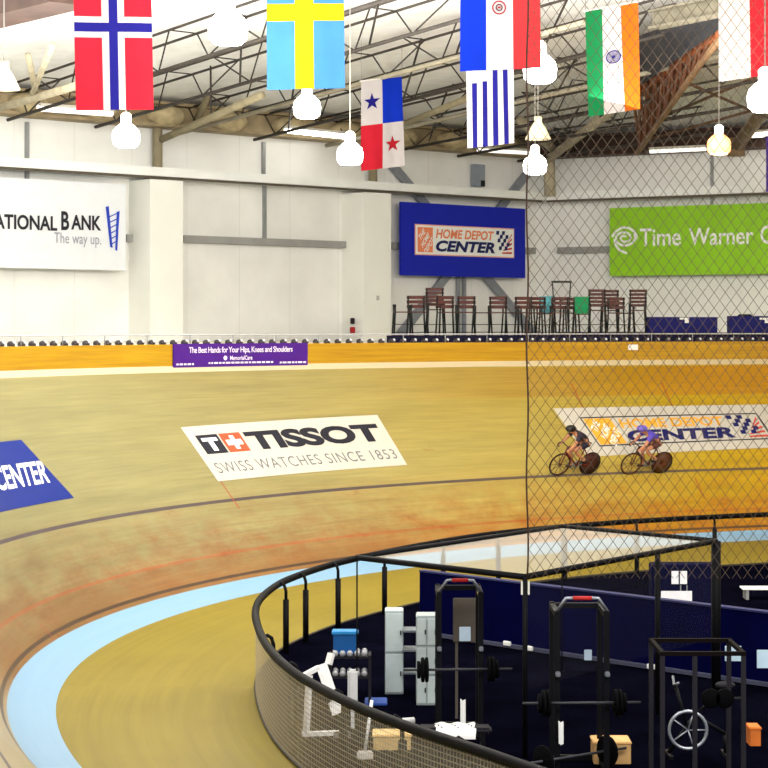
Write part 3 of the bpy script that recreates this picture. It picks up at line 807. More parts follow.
STOOLS = [
 (402.5, 'open', 5.95, 'armed stool frame with no backrest standing beside the pilaster'),
 (417.5, 'std', 6.0, 'brown bar stool second from the pilaster, between frame stool and tall-backed stool'),
 (435.5, 'tall', 6.6, 'tall-backed brown slatted stool, third from the pilaster, below the blue sign'),
 (446.5, 'std', 5.9, 'brown slatted bar stool pressed against the tall-backed one below the blue sign'),
 (466, 'std', 6.0, 'brown slatted bar stool standing before the vertical brace post'),
 (482, 'open', 6.85, 'open stool frame between the brace post and the raking brace foot'),
 (498, 'std', 6.0, 'brown slatted bar stool in front of the raking brace foot'),
 (512, 'open', 6.85, 'open stool frame standing at the foot of the brace, by the net edge cord'),
 (525, 'std', 5.9, 'brown slatted bar stool exactly behind the net edge cord'),
 (535.5, 'std', 6.2, 'brown slatted bar stool next to the teal draped stool'),
 (546, 'teal', 6.8, 'bar stool draped with a teal cloth'),
 (559, 'std', 6.0, 'brown slatted bar stool under the tall bare metal frame'),
 (569.5, 'std', 6.75, 'brown slatted bar stool beside the green draped stool'),
 (581.5, 'green', 6.0, 'bar stool draped with a green cloth'),
 (597.5, 'tall', 6.3, 'tall-backed brown stool directly after the green draped stool'),
 (609.5, 'tall', 6.95, 'tall-backed brown stool standing behind the wide brown stool'),
 (616, 'std', 5.9, 'brown slatted bar stool in front of the paired tall-backed stools'),
 (626, 'open', 6.9, 'open stool frame in the gap before the last tall-backed stool'),
 (637.5, 'tall', 6.1, 'last tall-backed brown stool, beside the navy padded barrier'),
]
for px, kind, s, lab in STOOLS:
    if kind not in protos:
        o = {'std': lambda: make_stool(True), 'tall': lambda: make_stool(True, None, .92, 1.54), 'open': lambda: make_stool(False), 'teal': lambda: make_stool(True, teal, .82, 1.32), 'green': lambda: make_stool(True, greenm, .80, 1.3)}[kind]()
        protos[kind] = o
    else: o = copy_tree(protos[kind])
    tag(o, lab, 'stool', 'bar stools on the deck')
    o.scale = (1.12, 1.12, 1.0)
    tq = t_at(px, s, 6.0); p = tz(tq, s, ZD); o.location = p
    _, n, _ = base(tq); o.rotation_euler = (0, 0, math.atan2(p.y, p.x)-pi/2+random.uniform(-.25, .25))
# tall bare frame between the stools
tq = t_at(561.5, 6.6, 6); p = tz(tq, 6.6, ZD)
t = thing('metal_frame', 'tall bare dark metal frame standing among the stools', 'frame', tuple(p))
for sx in (-1, 1):
    mb = MB(); mb.tube([(sx*.22, 0, 0), (sx*.22, 0, 1.0), (sx*.27, 0, 1.75)], .02, 6); mb.build('upright', legm, t)
mb = MB(); mb.bar((-.3, 0, 1.76), (.3, 0, 1.76), .06, .06); mb.bar((-.22, 0, .9), (.22, 0, .9), .03, .03); mb.build('crossbar', legm, t)

# ------------------------------------------------------------------ flags hung from the roof
cloth = {}
def cl(name, rgb): return mat('flag_'+name, [c*.7 for c in rgb], .8, var=.05, scale=3, spec=.1)
def make_flag(name, label, corners, D, rects, extras=(), under=None, amp=.02, seed=0):
    """corners: px of TL,TR,BR,BL; rects: list of (x0,y0,x1,y1,mat), later ones win; extras drawn on top"""
    DL, DR = D if isinstance(D, tuple) else (D, D)
    TL, TR, BR, BL = at(*corners[0], DL), at(*corners[1], DR), at(*corners[2], DR), at(*corners[3], DL)
    nrm = (TR-TL).cross(BL-TL).normalized()
    if nrm.y > 0: nrm = -nrm
    def surf(x, y, e=0.0):               # x right, y down, both 0..1
        p = (TL*(1-x)+TR*x)*(1-y)+(BL*(1-x)+BR*x)*y
        w = amp*(sin(x*9+y*2+seed)+.6*sin(x*17-y*3+seed*2))*(.35+.65*y)
        return p+nrm*(w+e)
    t = thing(name, label, 'flag', tuple((BL+BR)/2), 0, 'national flags hung from the roof')
    xs = sorted(set([round(i/24, 4) for i in range(25)]+[r[0] for r in rects]+[r[2] for r in rects]))
    ys = sorted(set([round(i/28, 4) for i in range(29)]+[r[1] for r in rects]+[r[3] for r in rects]))
    mats = []
    for r in list(rects)+list(extras):
        if r[-1] not in mats: mats.append(r[-1])
    mb = MB()
    idx = {(i, j): surf(x, y) for i, x in enumerate(xs) for j, y in enumerate(ys)}
    vs = [surf(x, y) for x in xs for y in ys]; m = len(ys); k = len(mb.v); mb.v += vs
    for i in range(len(xs)-1):
        for j in range(len(ys)-1):
            cx, cy = (xs[i]+xs[i+1])/2, (ys[j]+ys[j+1])/2; mm = None
            for r in rects:
                if r[0] <= cx <= r[2] and r[1] <= cy <= r[3]: mm = r[4]
            mb.f.append([k+i*m+j, k+i*m+j+1, k+(i+1)*m+j+1, k+(i+1)*m+j]); mb.mi.append(mats.index(mm)); mb.sm.append(True)
    for e in extras:
        mb.cur = mats.index(e[-1])
        for side in (.014, -.014): 
            for poly in e[0]: mb.add([surf(x, y, side*e[1]) for x, y in poly], [tuple(range(len(poly)))])
    mb.build('cloth', mats, t, True)
    mb = MB(); d = (TR-TL).normalized(); mb.tube([TL-d*.05, TR+d*.05], .018, 8); mb.build('pole', mat('flag_pole', (190, 186, 176), .5), t, True)
    mb = MB()
    for p in (TL, TR):
        zt = max(p.z+.3, ceil_z(p.x, p.y)-.1)
        mb = MB(); mb.tube([p, V((p.x, p.y, zt))], .006, 5); mb.build('cord', mat('flag_cord', (120, 116, 108), .7), t, True)
    return t
red = cl('red', (238, 36, 58)); whitef = cl('white', (244, 236, 234)); nblue = cl('navy', (34, 30, 146)); sky = cl('sky', (84, 160, 238)); yel = cl('yellow', (250, 206, 20)); roy = cl('royal', (8, 56, 226))
def ring(cx, cy, r0, r1, asp, n=24):
    return [[(cx+r0*cos(2*pi*k/n), cy+r0*asp*sin(2*pi*k/n)), (cx+r1*cos(2*pi*k/n), cy+r1*asp*sin(2*pi*k/n)), (cx+r1*cos(2*pi*(k+1)/n), cy+r1*asp*sin(2*pi*(k+1)/n)), (cx+r0*cos(2*pi*(k+1)/n), cy+r0*asp*sin(2*pi*(k+1)/n))] for k in range(n)]
def star(cx, cy, r, asp):
    pts = [(cx+(r if k % 2 == 0 else r*.4)*sin(k*pi/5), cy-(r if k % 2 == 0 else r*.4)*asp*cos(k*pi/5)) for k in range(10)]
    return [[(cx, cy), pts[k], pts[(k+1) % 10]] for k in range(10)]
# red with a blue-on-white cross
yf = lambda y, a, b: (y-a)/(b-a)
make_flag('cross_flag', 'red flag with a navy cross edged in white', [(73, -26), (151, -24), (153.5, 109.5), (76, 110.5)], 30,
    [(0, 0, 1, 1, red), (.355, 0, .645, 1, whitef), (0, yf(16, -26, 110), 1, yf(37, -26, 110), whitef), (.445, 0, .56, 1, nblue), (0, yf(22, -26, 110), 1, yf(31.3, -26, 110), nblue)], amp=.012, seed=1)
make_flag('cross_flag', 'sky blue flag with a yellow cross', [(266.5, -35), (343.5, -35), (345, 88), (267, 90)], 30,
    [(0, 0, 1, 1, sky), (.36, 0, .605, 1, yel), (0, yf(3.5, -35, 89), 1, yf(21, -35, 89), yel)], amp=.02, seed=2)
make_flag('quartered_flag', 'white flag quartered in blue and red with two stars', [(361.3, 81), (402, 76), (404, 166), (361.5, 171)], (51, 52),
    [(0, 0, 1, 1, whitef), (.5, 0, 1, .5, roy), (0, .5, .5, 1, red)],
    [(star(.25, .245, .2, .5), 1, nblue), (star(.74, .74, .19, .5), 1, cl('star_red', (214, 34, 50)))], amp=.02, seed=3)
asp = 80/122
ex = [(ring(.487, .58, .075, .09, asp*1.0), 1, cl('crest_red', (196, 60, 70))), (ring(.487, .58, .035, .05, asp), 1, cl('crest_green', (70, 110, 70)))]
make_flag('tricolour_flag', 'blue, white and red tricolour flag with a small round crest', [(460.5, -65), (539, -62), (541, 68), (460, 71.5)], 29,
    [(0, 0, 1, 1, whitef), (0, 0, .325, 1, roy), (.66, 0, 1, 1, cl('scarlet', (244, 58, 62)))],
    [(ring(.487, yf(7, -65, 70), .072, .088, 80/135), 1, cl('crest_red', (196, 60, 70))), (ring(.487, yf(7, -65, 70), .03, .046, 80/135), 1, cl('crest_dark', (120, 74, 70))), ([[(.47, yf(6, -65, 70)), (.505, yf(6, -65, 70)), (.505, yf(8, -65, 70)), (.47, yf(8, -65, 70))]], 1, cl('crest_red', (196, 60, 70)))], amp=.012, seed=4)
st = []
Y = lambda y: yf(y, 42, 147)
for a, b, y in ((471.5, 476.5, 83), (482, 487.2, 81.5), (492.8, 497.8, 42), (503, 508, 42)):
    x0, x1 = (a-466)/48., (b-466)/48.; st.append((round(x0, 3), max(0, round(Y(y), 3)), round(x1, 3), 1, nblue))
make_flag('striped_flag', 'white flag with navy stripes hanging partly behind the tricolour', [(466, 42), (513, 42), (514.5, 143), (467, 148.5)], (47, 47.5), [(0, 0, 1, 1, whitef)]+st, amp=.02, seed=5)
sp = []
for k in range(24):
    a = 2*pi*k/24; sp.append([(.5, .475), (.5+.105*cos(a), .475+.105*.47*sin(a)), (.5+.105*cos(a+.1), .475+.105*.47*sin(a+.1))])
make_flag('wheel_flag', 'green, white and orange flag with a navy wheel emblem', [(585.5, 11), (638, 1.5), (640.5, 109), (587.5, 117)], (36, 37.2),
    [(0, 0, 1, 1, whitef), (0, 0, .31, 1, cl('green', (12, 152, 82))), (.67, 0, 1, 1, cl('orange', (255, 122, 6)))],
    [(ring(.5, .475, .11, .132, .47), 1, nblue), (sp, 1, nblue), (ring(.5, .475, .001, .03, .47), 1.5, nblue)], amp=.02, seed=6)
make_flag('two_band_flag', 'white and red upright flag behind the net beside the bright lamp', [(717.5, -30), (779, -38), (779, 73), (719, 82)], (33, 33.8),
    [(0, 0, 1, 1, whitef), (.51, 0, 1, 1, cl('crimson', (226, 34, 50)))], amp=.015, seed=7)
make_flag('violet_banner', 'violet banner edge hanging over the upper ledge past the green sign', [(766, 136), (790, 134), (790, 190), (766, 192)], (58, 58), [(0, 0, 1, 1, cl('violet', (96, 64, 190)))], amp=.01, seed=8)

# ------------------------------------------------------------------ high-bay lamps and strip lights
glow = mat('lamp_glow', (255, 250, 240), .4, var=0, emit=14, emit_rgb=(255, 250, 240)); glow_o = mat('lamp_glow_orange', (255, 190, 140), .4, var=0, emit=3.2, emit_rgb=(255, 150, 80))
housing = mat('lamp_housing', (214, 210, 200), .5)
def lamp(px, py, wpx, label, orange=False, D=None):
    r = .29; D = D or 2*r*F/wpx; c = at(px, py, D)
    t = thing('high_bay_lamp', label, 'lamp', tuple(c), 0, 'high-bay lamps under the roof')
    mb = MB(); mb.lathe([(.12, -.24), (.2, -.25), (.27, -.18), (r, -.02), (.26, .1), (.16, .2), (.1, .24)], (0, 0, 0), 20); mb.build('globe', glow_o if orange else glow, t)
    mb = MB(); mb.lathe([(.1, .24), (.11, .27), (.11, .42), (.05, .47)], (0, 0, 0), 14); mb.build('ballast', mat('ballast_glow', (250, 244, 232), .5, var=0, emit=1.6, emit_rgb=(255, 246, 232)), t)  # housing given its own glow, imitating the globe's light on it
    zt = ceil_z(c.x, c.y)-.12-c.z
    mb = MB(); mb.tube([(0, 0, .46), (0, 0, max(.7, zt))], .012, 6); mb.build('rod', mat('rod_grey', (130, 126, 118)), t)
    L = bpy.data.lights.new('lamp_light', 'POINT'); L.energy = 320; L.shadow_soft_size = .12; L.color = (1, .72, .45) if orange else (1, .95, .86)
    lo = bpy.data.objects.new('lamp_light', L); COL.objects.link(lo); lo.parent = t; lo.location = (0, 0, -.4)
lamp(228, 27, 40, 'bright high-bay lamp between the red cross flag and the sky blue flag')
lamp(126, 135, 28, 'bright high-bay lamp just below the red cross flag')
lamp(307, 106, 28, 'bright high-bay lamp just below the sky blue flag')
lamp(350, 153, 27, 'bright high-bay lamp beside the quartered flag')
lamp(540, 68, 34, 'bright high-bay lamp at the lower corner of the tricolour flag')
lamp(535, 164, 24, 'bright high-bay lamp hanging in front of the wall corner')
lamp(719, 144, 24, 'orange-glowing high-bay lamp above the green sign', True)
lamp(765, 96, 36, 'bright high-bay lamp under the white and red flag')
def unlit(px, py, w, label):
    D = .62*F/w; c = at(px, py, D)
    t = thing('bell_lamp', label, 'lamp', tuple(c), 0, 'unlit bell lamps')
    mb = MB(); mb.lathe([(.31, -.2), (.3, -.17), (.18, .08), (.1, .2), (.09, .34)], (0, 0, 0), 20); mb.build('shade', mat('shade_beige', (206, 192, 158), .6), t)
    mb = MB(); mb.tube([(0, 0, .34), (0, 0, max(.7, ceil_z(c.x, c.y)-.12-c.z))], .012, 6); mb.build('rod', mat('rod_grey', (130, 126, 118)), t)
unlit(4, 79, 32, 'unlit beige bell lamp over the bank sign'); unlit(538, 131, 26, 'unlit beige bell lamp behind the lower end of the striped flag')
tube_g = mat('tube_glow', (255, 255, 255), .4, var=0, emit=9, emit_rgb=(255, 252, 244))
def strip(p, q, label, e=tube_g, w=.22):
    t = thing('strip_light', label, 'strip light', tuple((V(p)+V(q))/2), 0, 'strip lights along the eave')
    mb = MB(); mb.bar(V(p)+UP*.09, V(q)+UP*.09, w+.08, .08); mb.build('housing', housing, t, True)
    mb = MB(); mb.tube([p, q], w*.42, 8); mb.build('tube', e, t, True)
dim = mat('tube_dim', (236, 232, 222), .4, var=0, emit=1.2, emit_rgb=(255, 250, 240))
strip(wl(38, 108, 1.4), wl(112, 113.5, 1.4), 'white strip light behind the foot of the red cross flag', dim)
strip(wl(286, 130, 1.5), wl(347, 136.5, 1.5), 'bright strip light beside the quartered flag')
strip(wl(478, 150, 1.2), wl(531, 153, 1.2), 'strip light under the striped flag', dim, .16)
strip(wr(650, 151.5, .9), wr(706, 149, .9), 'dim strip light beside the orange lamp', dim, .16)
strip(wr(750, 135, 1.6), wr(790, 132, 1.6), 'bright strip light beyond the orange lamp')

# ------------------------------------------------------------------ infield: floor, fence, partition, cage
floor_navy = mat('infield_rubber', (6, 6, 16), .9, var=.4, scale=1.0, spec=0)
RAIL = [(600, 793), (560, 779), (520, 765), (480, 751), (440, 738), (400, 724), (372, 713), (345, 701), (318, 687), (296, 674), (277, 658), (264, 641), (257, 624), (255.5, 610), (261, 598), (277, 585), (297, 576), (330, 565), (377, 554), (437, 542.5), (492, 534), (560, 527), (632, 521.5), (712, 517), (768, 514.5)]
FZ = 1.2
rp = [on_z(x, y, FZ) for x, y in RAIL]
rp = [rp[0]+(rp[0]-rp[1])*3]+rp+[rp[-1]+(rp[-1]-rp[-2])*2.2, rp[-1]+(rp[-1]-rp[-2])*4.2+V((0, -.8, 0))]
def catmull(P, n=6):
    out = []
    for i in range(len(P)-1):
        a, b, c, d = P[max(0, i-1)], P[i], P[i+1], P[min(len(P)-1, i+2)]
        for k in range(n):
            s = k/n; out.append(.5*((2*b)+(c-a)*s+(2*a-5*b+4*c-d)*s*s+(3*b-a-3*c+d)*s**3))
    return out+[P[-1]]
rail = catmull(rp)
for _ in range(3):
    rail = [rail[0]]+[(a+b*2+c)/4 for a, b, c in zip(rail, rail[1:], rail[2:])]+[rail[-1]]
ground = [V((p.x, p.y, 0)) for p in rail]
mb = MB(); pts = [(p.x, p.y, .008) for p in ground]+[(34, 46, .008), (34, 8, .008)]; mb.add(pts, [tuple(range(len(pts)))])
tag(mb.build('floor_infield', floor_navy), kind='structure')
t = thing('infield_fence', 'curved black-railed fence with a mesh screen around the infield', 'fence', tuple(ground[len(ground)//2]))
blackm = mat('rail_black', (4, 4, 7), .6, 0, spec=.12)
mb = MB(); mb.tube(rail, .062, 10); mb.build('top_rail', blackm, t, True)
mb = MB(); mb.tube([p+UP*.03 for p in ground], .022, 6); mb.build('base_rail', mat('rail_base', (60, 56, 50), .6), t, True)
il = max(range(len(rail)), key=lambda i: -proj(rail[i])[0]) + 2
acc = [0]
for a, b in zip(ground, ground[1:]): acc.append(acc[-1]+(b-a).length)
mb = MB(); mb.grid([[p+UP*.05, p+UP*1.17] for p in ground[:il]])
scr = mb.build('mesh_screen', screen_material('fence_mesh', (190, 180, 158), .22, uvgrid=.065), t, True)
fattr(scr, 'along', [acc[i] for i in range(il) for k in (0, 1)]); fattr(scr, 'fade', [.5*min(1, max(0, (i-(il-34))/30)) for i in range(il) for z in (0, 1)]); fattr(scr, 'across', [z for i in range(il) for z in (.05, 1.17)])
def fence_post(px, front=False):
    cand = [i for i in range(len(rail)-1)]
    best = min((i for i in cand if (i < il) == front), key=lambda i: abs(proj(rail[i])[0]-px))
    p = rail[best]; d = (rail[min(best+1, len(rail)-1)]-rail[best-1]); d.z = 0; d.normalize(); inn = V((d.y, -d.x, 0))
    if (V((6, 32, 0))-V((p.x, p.y, 0))).dot(inn) < 0: inn = -inn
    b = V((p.x, p.y, 0))+inn*.16
    mb = MB(); mb.tube([b, b+UP*.95], .055, 10); o = mb.build('post', blackm, t, True)
    arm = MB(); arm.tube([b+UP*.95, b+UP*1.1, b+UP*1.2-inn*.03, b+UP*1.24-inn*.09, V((p.x, p.y, 1.2))], .028, 8); a = arm.build('arm', blackm, None)
    for v in a.data.vertices: v.co -= t.location
    a.parent = o
for px in (276, 297.5, 331.5, 378, 435.5, 493, 564, 632, 713): fence_post(px)
for px in (262, 285, 330, 390, 450): fence_post(px, True)

# navy partition wall inside
mb = MB(); A = V((-1.1, 38.9, 0)); pA, pB = on_z(470, 642, 0), on_z(722, 680, 0); d = (pB-pA).normalized(); pA = pA-d*1.2; pB = pB+d*9
nn = V((d.y, -d.x, 0)); nn = nn if nn.y < 0 else -nn
navy_wall = mat('partition_navy', (3, 4, 48), .8, var=.2, scale=1.2, spec=.02)
t = thing('partition', 'long low navy partition standing across the infield behind the gym gear', 'partition', tuple((pA+pB)/2))
mb.bar(pA+UP*.6, pB+UP*.6, .12, 1.16); mb.build('panel', navy_wall, t, True)
mb = MB(); mb.bar(pA+UP*1.19, pB+UP*1.19, .16, .03); mb.build('cap_rail', mat('cap_navy', (34, 38, 84), .6), t, True)
mb = MB(); mb.bar(pA+UP*.06+nn*.1, pB+UP*.06+nn*.1, .1, .06); mb.build('foot_rail', mat('foot_grey', (70, 72, 92), .5), t, True)
for x0, x1, y in ((508, 518, 644.5), (531, 539, 649.5), (637, 645, 661), (654, 660, 668)):
    p = on_z((x0+x1)/2, y+4, .0)+nn*.16; mb = MB(); mb.box(p+UP*.11, (.16, .05, .08), (d, nn, UP), .01)
    tag(mb.build('paper_tag', paper), f'white paper tag on the partition foot rail {["near the first power rack", "between the two power racks", "beyond the second power rack", "by the black squat cage"][[508, 531, 637, 654].index(x0)]}', 'paper tag', 'paper tags on the foot rail')
# far navy skirting wall under the far fence and things beyond the partition
mb = MB(); far = [g_ for g_, r_ in zip(ground, rail) if g_.y > 34 and g_.x > -1.4]
tc_ = V((6, 32, 0)); inset = [p+(tc_-p).normalized()*.35 for p in far]
# storage cabinet with notices
q = on_z(655, 600, .2)
t = thing('storage_cabinet', 'low navy storage cabinet beyond the partition, with white sheets on it', 'cabinet', (at(684, 600, 38.5).x, 38.8, 0))
mb = MB(); mb.box((0, 0, .52), (1.25, .5, 1.0), None, .02); mb.build('body', mat('cabinet_navy', (4, 5, 40), .8, spec=.05), t)
for sx in (-.31, .31):
    mb = MB(); mb.box((sx, -.255, .5), (.6, .02, .92), None, .008); o = mb.build('door', mat('cabinet_door', (4, 5, 38), .8, spec=.05), t)
    mb = MB(); mb.box((sx*.2, -.275, .55), (.02, .03, .14)); mb.build('handle', steel, o)
for k, (x0, y0, x1, y1, lab) in enumerate(((671.5, 571, 678.5, 584, 'upper white notice sheet on the navy cabinet, first of two'), (680, 571, 687, 584, 'upper white notice sheet on the navy cabinet, second of two'), (661, 591, 692, 602, 'wide white banner sheet low on the navy cabinet'))):
    D = 38.5; a, b = at(x0, y1, D), at(x1, y0, D); mb = MB(); mb.box(((a.x+b.x)/2, D, (a.z+b.z)/2), (b.x-a.x, .008, b.z-a.z)); tag(mb.build('notice_sheet', mat('sheet_white', (236, 236, 240), .6)), lab, 'notice')  # sheets in plain white paper colour
t = thing('white_bench', 'white slatted bench beyond the partition near the far fence', 'bench', (at(765, 590, 41).x, 41, 0))
zt = H+(YH-588)/F*41
mb = MB()
for k in range(3): mb.box((.2, -.14+k*.14, zt), (1.4, .12, .04), None, .01)
mb.build('seat', paper, t)
for sx in (-.4, .8): mb = MB(); mb.box((sx, 0, zt/2), (.06, .36, zt-.02)); mb.build('leg', steel, t)

# netted practice cage
Zc = 2.4
cA, cB, cC, cD = on_z(525, 577, Zc), on_z(716, 541, Zc), on_z(357, 557.5, Zc), on_z(562, 526.5, Zc)
t = thing('practice_cage', 'black tube practice cage with a pale mesh roof inside the fence', 'cage', (cA.x, cA.y, 0))
for p, r in ((cA, .035), (cB, .075), (cC, .012), (cD, .012)):
    mb = MB(); mb.tube([V((p.x, p.y, 0)), p], r, 10); mb.build('post', blackm, t, True)
p = cA.lerp(cB, .66); mb = MB(); mb.tube([V((p.x, p.y, 0)), p], .04, 10); mb.build('post', blackm, t, True)
mb = MB()
for a, b in ((cA, cB), (cA, cC), (cC, cD), (cD, cB)): mb.tube([a, b], .042, 10)
mb.build('top_frame', blackm, t, True)
mb = MB(); mb.add([cA-UP*.02, cB-UP*.02, cD-UP*.02, cC-UP*.02], [(0, 1, 2, 3)])
mb.build('roof_mesh', screen_material('roof_mesh', (176, 172, 160), .45), t, True)
mb = MB(); mb.add([cA, cB, V((cB.x, cB.y, .9)), V((cA.x, cA.y, .9))], [(0, 1, 2, 3)])
mb.build('side_mesh', screen_material('side_mesh', (90, 90, 96), .05), t, True)
mb = MB()
for dx in (-.045, .045): mb.box(cA+V((dx, -.05, -.14)), (.025, .03, .18), None, .006)
mb.build('clamp', mat('clamp_white', (220, 218, 206)), t, True)

# hanging safety net of knotted cord
t = thing('safety_net', 'tall dark diamond-mesh safety net hanging from the roof above the cage', 'net', (cA.x, cA.y-.15, 2.4))
X0, X1, Z0, Z1, Yn = cA.x+.02, 8.2, 2.4, 12.6, cA.y-.15
sx_, sz_ = .148, .205
netm = mat('net_cord', (84, 70, 56), .8, var=.1)
mb = MB(); m = sz_/sx_; Wn, Hn = X1-X0, Z1-Z0
c0 = -Hn/m
k = 0
x = c0
while x < Wn:
    for sgn in (1, -1):
        a0, a1 = max(0, x), min(Wn, x+Hn/m)
        if a1-a0 > .02:
            p0, p1 = (a0, (a0-x)*m), (a1, (a1-x)*m)
            if sgn < 0: p0, p1 = (p0[0], Hn-p0[1]), (p1[0], Hn-p1[1])
            mb.tube([(X0+p0[0], Yn+.004*sgn, Z0+p0[1]), (X0+p1[0], Yn+.004*sgn, Z0+p1[1])], .0036, 4, False)
    x += sx_
o = mb.build('netting', netm, t, True); o['kind'] = 'stuff'
mb = MB(); mb.tube([V((X0, Yn, Z0))+V((.012*sin(k*.9), 0, Hn*k/40)) for k in range(41)], .013, 6); mb.build('edge_cord', mat('net_edge', (58, 40, 30), .8), t, True)
mb = MB(); mb.tube([(X0, Yn, Z1), (X1, Yn, Z1)], .03, 8); mb.build('head_pole', steel, t, True)

# ------------------------------------------------------------------ gym gear in the infield
blk = mat('gear_black', (8, 7, 10), .8, spec=.02); darkst = mat('gear_steel', (11, 11, 15), .5, 0, spec=.15); chrome = mat('gear_chrome', (150, 154, 164), .3, .6); rubber = mat('plate_rubber', (7, 7, 9), .8, spec=.05)
def power_rack(px0, px1, D, h, label, redbar=True):
    a, b = at(px0, 600, D).x, at(px1, 600, D).x; w = b-a; dep = .8
    t = thing('power_rack', label, 'power rack', ((a+b)/2, D, 0), 0, 'power racks in the infield')
    for sx in (-1, 1):
        for y in (0, dep):
            mb = MB(); mb.box((sx*(w/2-.03), y, h/2), (.07, .07, h), None, .008); mb.build('upright', darkst, t)
        mb = MB(); mb.box((sx*(w/2-.03), dep/2, .05), (.07, dep, .07)); mb.build('foot_rail', darkst, t); mb = MB(); mb.box((sx*(w/2-.03), dep/2, h-.05), (.07, dep, .07)); mb.build('top_rail', darkst, t)
        mb = MB(); mb.tube([(sx*(w/2-.03), 0, h), (sx*(w/2-.14), -.03, h+.16), (sx*(w*.16), -.03, h+.16)], .022, 8); mb.build('pull_up_arm', chrome, t)
        mb = MB(); mb.box((sx*(w/2-.03), -.08, h*.62), (.06, .1, .06), None, .01); mb.build('hook', chrome, t)
    mb = MB(); mb.tube([(-w*.17, -.03, h+.16), (w*.17, -.03, h+.16)], .028, 8); mb.build('pull_up_grip', mat('grip_red', (176, 34, 30), .6), t)
    for z in (h-.05, .05): mb = MB(); mb.box((0, dep, z), (w-.08, .06, .07)); mb.build('cross_rail', darkst, t)
    return t, (a+b)/2
power_rack(437, 483, 27.0, 2.05, 'dark steel power rack with red grip, next to the grey lockers')
power_rack(555, 609, 24.85, 2.1, 'dark steel power rack with red grip, behind the tan box')
def barbell(c, ang, label, L=1.9, plates=(.17, .17, .12), tilt=0):
    t = thing('barbell', label, 'barbell', tuple(c), ang, 'barbells in the infield')
    t.rotation_euler = (0, tilt, ang)
    mb = MB(); mb.tube([(-L/2, 0, 0), (L/2, 0, 0)], .018, 8); mb.build('bar', mat('bar_grey', (54, 55, 60), .5, .2), t)
    for s in (-1, 1):
        for k, r in enumerate(plates):
            mb = MB(); mb.lathe([(r*.96, -.02), (r, -.012), (r, .012), (r*.96, .02)], (s*(L/2-.32+k*.055), 0, 0), 20, (1, 0, 0)); mb.build('plate', rubber, t)
barbell((at(458, 690, 26.8).x, 26.84, 1.0), .05, 'loaded barbell on the rack beside the grey lockers', 1.5)
barbell((at(582, 706, 24.7).x, 24.7, .95), .05, 'loaded barbell on the rack behind the tan box', 1.5)
barbell((at(575, 728, 25).x, 24.9, .235), .6, 'empty-ended grey barbell lying on the floor before the second rack', 1.7, (.2,))
def tower(px0, px1, pyt, pyb, cols, rows, label):
    D = F*H/(pyb-YH); a, b = at(px0, pyb, D).x, at(px1, pyb, D).x; h = H+(YH-pyt)/F*D; w = b-a
    t = thing('locker_tower', label, 'locker', ((a+b)/2, D+.22, 0), 0, 'grey locker towers')
    mb = MB(); mb.box((0, 0, h/2), (w, .42, h), None, .012); mb.build('carcass', mat('locker_grey', (176, 186, 186), .5), t)
    for c in range(cols):
        for r in range(rows):
            cw, ch = w/cols, (h-.04)/rows; mb = MB(); mb.box((-w/2+cw*(c+.5), -.222, .02+ch*(r+.5)), (cw-.02, .025, ch-.035), None, .008)
            o = mb.build('door', mat('locker_door', (206, 218, 216), .5, var=.06), t)
            m2 = MB(); m2.box((-w/2+cw*(c+.85), -.24, .02+ch*(r+.5)), (.02, .02, .07)); m2.build('handle', darkst, o)
tower(385, 403.5, 611, 695, 1, 2, 'tall two-door pale grey locker tower standing by the blue box')
tower(416.5, 437, 616, 706, 2, 3, 'pale grey locker tower with six doors beside the power rack')
# connecting shelf
t = thing('shelf_rack', 'dark open shelf rack between the two grey locker towers', 'shelf', (at(410, 690, 30.2).x, 30.4, 0))
for z in (.35, .7, 1.0): mb = MB(); mb.box((0, 0, z), (.24, .4, .03)); mb.build('shelf', mat('shelf_grey', (120, 128, 134), .5), t)
for sx in (-.11, .11): mb = MB(); mb.box((sx, .18, .6), (.025, .03, 1.2)); mb.build('upright', darkst, t)
# dumbbell rack with blue box
D = 29.6; c = at(350, 680, D)
t = thing('dumbbell_rack', 'black two-shelf dumbbell rack under the blue box', 'rack', (c.x, D, 0))
for z in (.42, .72): mb = MB(); mb.box((0, 0, z), (.62, .34, .03)); mb.build('shelf', blk, t)
for sx in (-.3, .3): mb = MB(); mb.box((sx, 0, .38), (.04, .36, .76)); mb.build('side', blk, t)
dbp = None
places = [(x, z) for z in (.435, .735) for x in (-.22, -.11, 0, .11, .22)][:10]
for k, (x, z) in enumerate(places):
    if dbp is None:
        dbp = thing('dumbbell', None, 'dumbbell', (0, 0, 0), 0, 'dumbbells on the rack'); mb = MB(); mb.tube([(0, -.1, 0), (0, .1, 0)], .014, 8); mb.build('grip', chrome, dbp)
        for s in (-1, 1): mb = MB(); mb.lathe([(.038, -.04), (.045, -.03), (.045, .03), (.038, .04)], (0, s*.1, 0), 12, (0, 1, 0)); mb.build('head', mat('dumbbell_grey', (170, 170, 172), .4, .3), dbp)
        o = dbp
    else: o = copy_tree(dbp)
    o.location = (c.x+x, D-.04, z+.048)
    o['label'] = f'small grey dumbbell on the {"upper" if z > .6 else "lower"} rack shelf, {words_[k % 5]} from the fence end'
t = thing('storage_box', 'bright blue lidded box on top of the dumbbell rack', 'box', (at(347, 655, D).x-.03, D+.1, .80))
z0 = .92
t.location.z = .735+.0
mb = MB(); mb.box((0, .04, .16), (.36, .26, .3), None, .015); mb.build('body', mat('box_blue', (14, 84, 150), .5), t)
mb = MB(); mb.box((0, .04, .33), (.4, .3, .05), None, .012); mb.build('lid', mat('box_lid', (40, 134, 196), .5), t)
D = 28.4; a, b = at(453, 642, D), at(481, 598, D)
mb = MB(); mb.box(((a.x+b.x)/2, D, (a.z+b.z)/2), (b.x-a.x, .04, b.z-a.z), None, .01)
